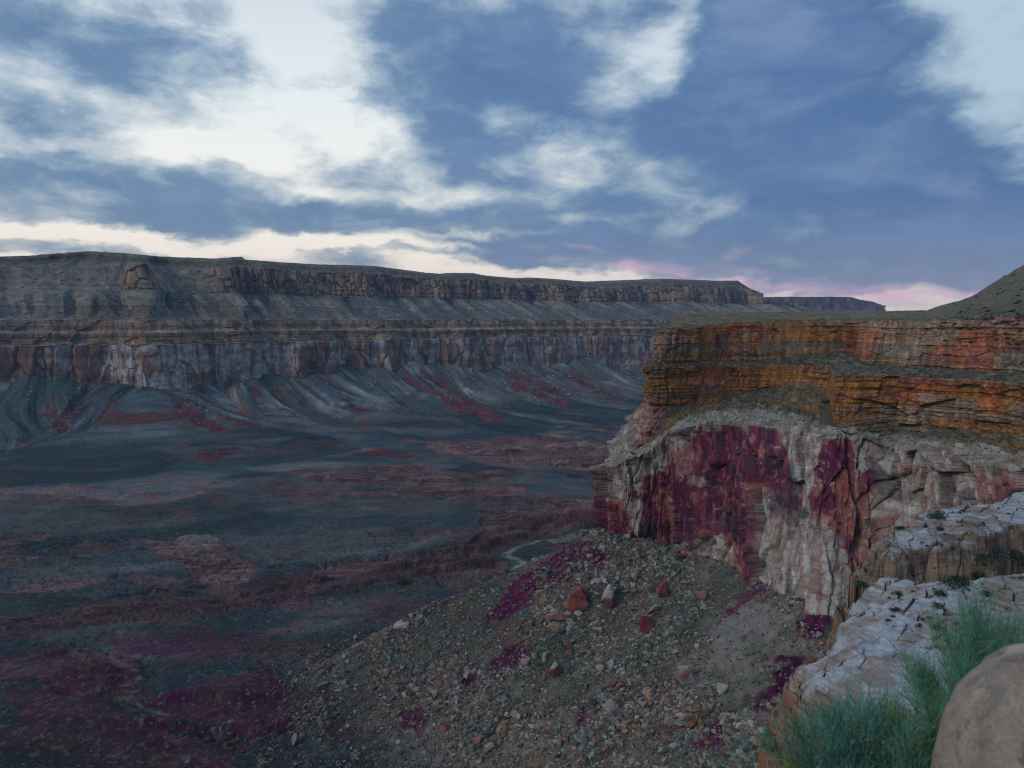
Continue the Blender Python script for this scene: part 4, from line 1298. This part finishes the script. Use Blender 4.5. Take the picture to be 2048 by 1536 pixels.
# middling boulders, each its own object
KIND = [('pale grey', WH, GY), ('pinkish', PK, TN), ('tan', TN, GY), ('reddish', RD, PK)]
protos = []
for k, (nmk, a_, b_) in enumerate(KIND):
    for j in range(3):
        protos.append((k, boulder_mesh('boulder', 900 + k * 10 + j, (1, .8, .62), a_, b_, 12, detail=1)))
cnt, used = 0, set()
tries = 0
while cnt < 190 and tries < 3000:
    tries += 1
    px, py = random.uniform(640, 1640), random.uniform(1120, 1530)
    if any(abs(px - a) < 26 and abs(py - b) < 24 for a, b in heroes):
        continue
    if 1395 < px < 1560 and py < 1330 and random.random() < .85:
        continue
    loc, nm_ = look(px, py)
    if nm_ != 'near_scree_slope':
        continue
    pi = random.choices(range(len(protos)), [3, 3, 3, 2, 2, 2, 2, 2, 2, .7, .7, .7])[0]
    k, pr = protos[pi]
    if pi in used:
        o = pr.copy()
        col.objects.link(o)
    else:
        o = pr
        used.add(pi)
    sz = random.uniform(3.2, 5.4) * (1.5 if random.random() < .2 else 1) * (.8 if px < 900 else 1)
    o.location = loc + Vector((0, 0, sz * .12))
    o.scale = (sz, sz * random.uniform(.8, 1.2), sz * random.uniform(.8, 1.3))
    o.rotation_euler = (R(random.uniform(-25, 25)), R(random.uniform(-35, 35)), random.uniform(0, 6.28))
    where = 'close under the cliff' if py < 1230 else ('half way down' if py < 1380 else 'low down near the bottom edge')
    tag(o, f'small {KIND[k][0]} boulder {where} on the rubble slope', 'boulder', f'small {KIND[k][0]} boulders {where}')
    cnt += 1
for i, (k, pr) in enumerate(protos):
    if i not in used:
        bpy.data.objects.remove(pr)

print('shrubs')


def leaf_cloud(name, n, seed, c1, c2, leaf=.09, flat=.75, core=.35):
    g = np.random.default_rng(seed)
    # a few boughs carry tufts of leaves, gaps between them
    nb_ = 22
    bd = g.normal(size=(nb_, 3))
    bd[:, 2] = np.abs(bd[:, 2]) * flat + .1
    bd /= np.linalg.norm(bd, axis=1)[:, None]
    bl = g.uniform(core, 1, nb_)[:, None]
    pick = g.integers(0, nb_, n)
    c = bd[pick] * bl[pick] * .5 + g.normal(size=(n, 3)) * .11
    c[:, 2] = np.abs(c[:, 2]) * flat
    a = g.normal(size=(n, 3)); a /= np.linalg.norm(a, axis=1)[:, None]
    b = np.cross(a, g.normal(size=(n, 3))); b /= np.linalg.norm(b, axis=1)[:, None]
    L = leaf * g.uniform(.6, 1.4, n)[:, None]
    V = np.stack([c - a * L * .5, c + b * L * .28, c + a * L * .5, c - b * L * .28], 1).reshape(-1, 3)
    F = np.arange(4 * n).reshape(-1, 4)
    C = np.repeat(cmix(c1, c2, g.random(n)), 4, axis=0)
    return np_mesh(name, V, F, M_BUSH, C, smooth=False)


def stems_mesh(name, n, seed, colr, parent, ln=.5, rad=.012):
    g = np.random.default_rng(seed)
    d = g.normal(size=(n, 3)); d[:, 2] = np.abs(d[:, 2]) + .6
    d /= np.linalg.norm(d, axis=1)[:, None]
    Vs, Fs = [], []
    for i in range(n):
        s_ = np.cross(d[i], [0, 0, 1.]); s_ /= np.linalg.norm(s_)
        t_2 = np.cross(d[i], s_)
        k = len(Vs)
        for q, r in ((0, rad), (ln * .5, rad * .7), (ln * g.uniform(.7, 1), rad * .25)):
            for ang in (0, 2.09, 4.19):
                Vs.append(d[i] * q + np.array([0, 0, .05 * (q / ln) ** 2]) + (s_ * math.cos(ang) + t_2 * math.sin(ang)) * r)
        for rr_ in (0, 3):
            for m in range(3):
                Fs.append([k + rr_ + m, k + rr_ + (m + 1) % 3, k + rr_ + 3 + (m + 1) % 3, k + rr_ + 3 + m])
    return np_mesh(name, np.array(Vs), np.array(Fs), M_BUSH, np.tile(colr, (len(Vs), 1)), parent=parent)


def shrub_proto(seed, c1, c2, n=700):
    root = bpy.data.objects.new('shrub', None)
    col.objects.link(root)
    f_ = leaf_cloud('foliage', n, seed, c1, c2)
    f_.parent = root
    stems_mesh('stems', 9, seed + 1, (.10, .075, .055), root)
    return root


def dup(root, name=None):
    r = root.copy()
    col.objects.link(r)
    for ch in root.children:
        c = ch.copy()
        col.objects.link(c)
        c.parent = r
    return r


DK1, DK2 = (.012, .030, .016), (.045, .075, .035)
GR1, GR2 = (.03, .06, .05), (.085, .12, .10)
sp_ = [shrub_proto(1, DK1, DK2), shrub_proto(4, DK1, GR2), shrub_proto(9, GR1, GR2)]
free = [True] * 3


def place_shrub(k, loc, sz, label, group, wide=1.15):
    if free[k]:
        o, free[k] = sp_[k], False
    else:
        o = dup(sp_[k])
    o.location = loc
    o.scale = (sz * wide, sz * wide, sz)
    o.rotation_euler = (0, 0, random.uniform(0, 6.28))
    tag(o, label, 'shrub', group)
    return o


NAMED = [
    (1912, 1168, 44, 0, 'large dark juniper like bush in the middle of the cracked pale ledge'),
    (1882, 1188, 26, 0, 'dark bush just left below the large bush on the cracked pale ledge'),
    (2030, 1118, 46, 1, 'dark green bush between two pale ledges at the right edge'),
    (1990, 1112, 40, 2, 'grey green bush left of the dark bush between two pale ledges'),
    (1958, 1118, 30, 2, 'low grey green bush under the overhang of the upper pale ledge'),
    (1872, 1036, 30, 2, 'grey green bush on top of the upper pale ledge'),
    (1799, 1058, 16, 0, 'small dark bush at the front lip of the upper pale ledge'),
    (1880, 1060, 18, 1, 'small bush in a crack at the lower edge of the upper pale slab'),
    (1725, 1172, 26, 2, 'grey green bush at the left tip of the cracked ledge'),
    (1798, 1190, 20, 0, 'small dark bush in the left half of the cracked pale ledge'),
    (1875, 1214, 20, 2, 'small bluish bush in the lower part of the cracked ledge'),
    (1792, 1222, 20, 1, 'small bush where the cracked ledge meets the smooth dome'),
    (1952, 1152, 30, 0, 'dark bush right of the large bush on the pale ledge'),
    (1974, 1190, 22, 2, 'bluish bush near the brown rocks at the right of the cracked ledge'),
    (1872, 1256, 16, 0, 'tiny dark bush on the smooth swirled dome, the right one'),
    (1838, 1252, 14, 1, 'tiny dark bush on the smooth swirled dome, the left one'),
    (1370, 1118, 24, 0, 'dark bush at the foot of the purple cliff'),
    (1548, 660, 12, 0, 'small round bush on the brow of the mesa top'),
    (1362, 662, 10, 0, 'tiny bush near the left end of the mesa top'),
    (1655, 806, 16, 0, 'dark bush on the debris bench beside the orange buttress'),
    (810, 1166, 22, 0, 'dark green tree sized bush beside the dry creek'),
    (712, 1182, 14, 1, 'dark bush on the creek bank left of the larger one'),
    (1068, 1250, 10, 0, 'small dark bush left of the flat tan table rock'),
    (813, 1326, 12, 0, 'small dark bush alone on the lower left of the rubble slope'),
    (1006, 1350, 12, 0, 'small dark bush below the purple outcrop in mid slope'),
    (972, 1366, 12, 1, 'small dark bush left below another one in mid slope'),
    (879, 1422, 14, 0, 'small dark bush above the lone pink boulder'),
    (1238, 1460, 13, 0, 'small dark bush low on the slope below the white boulder'),
    (1118, 1514, 14, 1, 'small dark bush at the bottom edge of the slope'),
    (982, 1470, 20, 2, 'green bush among pale blocks near the bottom edge'),
    (1268, 908, 9, 0, 'tiny bush perched on the white cap of the cliff prow'),
]
for px, py, wpx_, k, lab in NAMED:
    loc, nm_ = look(px, py)
    if loc is not None:
        place_shrub(k, loc, wpx_ * loc.y / FPX * 1.05, lab, 'dark bushes on the ledges and slopes')
c_ = 0
for t in range(2500):
    if c_ >= 190:
        break
    zone = random.random()
    if zone < .22:
        px, py, lab, g_, sz = random.uniform(1880, 2048), random.uniform(540, 690), 'dark bush dotted over the hillside at the right skyline', 'bushes on the hillside', random.uniform(2.0, 3.6)
        need = 'near_mesa'
    elif zone < .42:
        px, py, lab, g_, sz = random.uniform(1730, 2048), random.uniform(1000, 1260), 'tiny bush rooted in a crack of the pale ledges', 'tiny bushes on the pale ledges', random.uniform(.6, 1.5)
        need = 'rock_ledges'
    elif zone < .60:
        px, py, lab, g_, sz = random.uniform(1330, 2048), random.uniform(650, 880), 'small dark bush on the debris benches of the near mesa', 'bushes on the mesa benches', random.uniform(1.2, 2.4)
        need = 'near_mesa'
    else:
        px, py, lab, g_, sz = random.uniform(620, 1640), random.uniform(1100, 1530), 'tiny dark bush among the stones of the rubble slope', 'tiny bushes on the rubble slope', random.uniform(1.0, 2.2)
        need = 'near_scree_slope'
    loc, nm_ = look(px, py)
    if nm_ != need:
        continue
    if need == 'near_mesa' and zone >= .42:
        l2, n2 = look(px, py - 3)
        if l2 is None or (l2 - loc).y < 2.0:
            continue
    place_shrub(random.choice((0, 0, 1, 2)), loc, sz, lab, g_)
    c_ += 1

# ------------------------------------------------------------------ beside the viewer
print('foreground')
gxs, gys = np.meshgrid(np.linspace(-4, 9, 130), np.linspace(-6, 6.4, 130))
gzz = -1.65 - .28 * np.clip(gys, 0, 9) + .05 * fbm(gxs, gys, 4, 801)
edge = np.minimum(np.minimum(gxs - (-3.5 + np.clip(gys, 0, 9) * 1.25), 6.0 - gys), 8.6 - gxs) + .5 * fbm(gxs / 2, gys / 2, 3, 803)
gzz = gzz - 4.5 * (1 - ss(edge, -1.0, .1)) - 1.6 * ss(gxs, 4.5, 9) * 0
gc = cmix((.19, .16, .125), (.27, .23, .18), ss(fbm(gxs * 2, gys * 2, 4, 805), -.4, .5))
M_DIRT = surf_mat('rim_dirt', 3, 22, .25, .5, .03)
rg = grid_obj('ground', gxs, gys, gzz, gc, M_DIRT)
tag(rg, 'tan gravelly rim ground beside the viewer', kind='structure')

# rounded boulder, lower right corner
bm = bmesh.new()
bmesh.ops.create_icosphere(bm, subdivisions=7, radius=1)
V = np.array([v.co[:] for v in bm.verts])
F = np.array([[v.index for v in f.verts] for f in bm.faces])
bm.free()
ex = np.sign(V) * np.abs(V) ** .9
u1 = fbm(V[:, 0] * 1.1 + V[:, 2], V[:, 1] * 1.1 - V[:, 2] * .6, 3, 811)
u2 = fbm(V[:, 0] * 7 + V[:, 2] * 5, V[:, 1] * 7 + V[:, 2] * 3, 4, 813)
V2 = ex * (1 + .05 * u1 + .010 * u2)[:, None]
pits = ss(fbm((V[:, 0] + .6 * V[:, 1]) * 14 + 9, (V[:, 2] - .5 * V[:, 1]) * 14, 3, 815), .55, .75)
V2 = V2 * (1 - .010 * pits)[:, None] * np.array([.385, .46, .60])
C = cmix((.40, .335, .265), (.31, .27, .225), ss(u2 + u1, -.5, .6)) * .8
C = cmix(C, (.20, .175, .155), ss(fbm((V[:, 0] + .6 * V[:, 1]) * 5, (V[:, 2] - .5 * V[:, 1]) * 5, 5, 817), .1, .5) * .6)
C = cmix(C, (.10, .085, .075), pits * .55)
C = cmix(C, (.50, .43, .35), ss(u1, .1, .6) * .4)
M_BLD = surf_mat('boulder_sandstone', 9, 75, .3, .9, .012)
bo = np_mesh('boulder', V2, F, M_BLD, C)
bo.location = at_y(2104, 3.05, -1.935)
bo.rotation_euler = (0, R(6), R(20))
tag(bo, 'large smooth tan boulder close by in the lower right corner', 'boulder')


def twig_bush(label, base, rad, height, n_tw, c1, c2, seed, lean=(0, 0), fuzz=1.0, group=None, stem_c=(.28, .23, .15)):
    """broom-like desert shrub: woody stems from the base, thin green twigs and needle leaves"""
    g = np.random.default_rng(seed)
    root = bpy.data.objects.new('shrub', None)
    root.location = base
    col.objects.link(root)
    ns_ = 46
    th = g.uniform(0, 2 * math.pi, ns_)
    rr0 = np.sqrt(g.uniform(0, 1, ns_))
    sdv = np.stack([np.cos(th) * rr0 * rad + lean[0], np.sin(th) * rr0 * rad + lean[1], height * (1 - .45 * rr0 ** 2) * g.uniform(.62, 1.0, ns_)], 1)

    def ribbons(P0, P1, P2, r0, r1, cc, name):
        n_ = len(P0)
        d_ = P2 - P0
        d_ /= np.linalg.norm(d_, axis=1)[:, None]
        a_ = np.cross(d_, g.normal(size=(n_, 3)))
        a_ /= np.linalg.norm(a_, axis=1)[:, None]
        b_ = np.cross(d_, a_)
        rows = []
        for P_, r_ in ((P0, r0), (P1, (r0 + r1) / 2), (P2, r1)):
            for ang in (0, 2.0944, 4.1888):
                rows.append(P_ + (a_ * math.cos(ang) + b_ * math.sin(ang)) * r_)
        V_ = np.stack(rows, 1).reshape(-1, 3)
        f0 = np.array([[k + m, k + (m + 1) % 3, k + 3 + (m + 1) % 3, k + 3 + m] for k in (0, 3) for m in range(3)])
        F_ = (f0[None] + (np.arange(n_) * 9)[:, None, None]).reshape(-1, 4)
        return np_mesh(name, V_, F_, M_TWIG, np.repeat(cc, 9, axis=0), parent=root)

    z0_ = np.zeros((ns_, 3))
    mid = sdv * .5 + np.column_stack([sdv[:, 0] * .12, sdv[:, 1] * .12, -sdv[:, 2] * .05])
    ribbons(z0_, mid, sdv * .9, .007, .0025, np.tile(stem_c, (ns_, 1)) * g.uniform(.7, 1.2, (ns_, 1)), 'stems')
    si = g.integers(0, ns_, n_tw)
    t_w = g.uniform(.28, 1.0, n_tw)[:, None]
    o_ = sdv[si] * t_w + g.normal(size=(n_tw, 3)) * .028 * rad / .6
    dr = sdv[si] / np.linalg.norm(sdv[si], axis=1)[:, None] * .7 + np.array([0, 0, .35]) + g.normal(size=(n_tw, 3)) * .62
    dr /= np.linalg.norm(dr, axis=1)[:, None]
    L_ = g.uniform(.04, .14, n_tw)[:, None] * height / .85
    e_ = o_ + dr * L_ + np.array([0, 0, 1.]) * L_ * .22
    m_ = o_ + dr * L_ * .5
    straw = (g.random(n_tw) < .14)
    tone = np.clip(g.normal(.5, .28, n_tw) + (g.random(ns_)[si] - .5) * .5, 0, 1)
    cc = cmix(c1, c2, tone)
    cc = np.where(straw[:, None], np.array([.24, .20, .11]), cc)
    ribbons(o_, m_, e_, .0016, .0008, cc, 'twigs')
    nl = int(n_tw * 2.2 * fuzz)
    ti = g.integers(0, n_tw, nl)
    tt = g.uniform(.1, 1, nl)[:, None]
    c0 = o_[ti] * (1 - tt) + e_[ti] * tt
    ld = dr[ti] + g.normal(size=(nl, 3)) * .55
    ld /= np.linalg.norm(ld, axis=1)[:, None]
    sd_ = np.cross(ld, g.normal(size=(nl, 3)))
    sd_ /= np.linalg.norm(sd_, axis=1)[:, None]
    ll = g.uniform(.012, .03, nl)[:, None]
    V_ = np.stack([c0, c0 + ld * ll * .5 + sd_ * .0016, c0 + ld * ll, c0 + ld * ll * .5 - sd_ * .0016], 1).reshape(-1, 3)
    F_ = np.arange(4 * nl).reshape(-1, 4)
    np_mesh('foliage', V_, F_, M_TWIG, np.repeat(cc[ti] * 1.1, 4, axis=0), smooth=False, parent=root)
    tag(root, label, 'shrub', group)
    return root


M_TWIG = surf_mat('twig_green', 4, 30, .2, 0.0, .01, rough=.7, spec=.2)


def gz_at(x, y):
    return -1.65 - .28 * y


TE1, TE2 = (.035, .135, .105), (.17, .45, .33)
GN1, GN2 = (.05, .19, .08), (.20, .46, .24)
YL1, YL2 = (.15, .22, .02), (.30, .38, .05)
for lab, px, Y, top_py, rad, n_tw, c1, c2, lean in [
    ('dense teal shrub at the bottom edge left of the big tan boulder', 1735, 4.1, 1405, .54, 8500, TE1, TE2, (0, 0)),
    ('wispy teal shrub right behind the left side of the tan boulder', 1880, 4.5, 1360, .34, 4200, TE1, GN2, (-.05, 0)),
    ('feathery green shrub rising behind the top of the tan boulder', 1985, 5.4, 1200, .60, 10500, GN1, TE2, (.05, 0)),
    ('thin grey green sprays between the dense teal shrub and the pale dome', 1770, 5.3, 1345, .42, 1500, TE1, TE2, (-.12, 0)),
    ('yellow green clump in the middle of the teal shrubs', 1800, 4.35, 1390, .20, 1500, YL1, YL2, (0, 0)),
    ('small lime coloured clump at the bottom left of the dense teal shrub', 1572, 4.0, 1495, .13, 500, YL1, YL2, (-.04, 0)),
]:
    v_ = slope(top_py) * Y
    x_ = at_y(px, Y, v_)[0]
    b_ = gz_at(x_, Y)
    twig_bush(lab, (x_, Y, b_), rad, v_ - b_, n_tw, c1, c2, int(px), lean)

HAZE = 3.2e-5
add_haze()
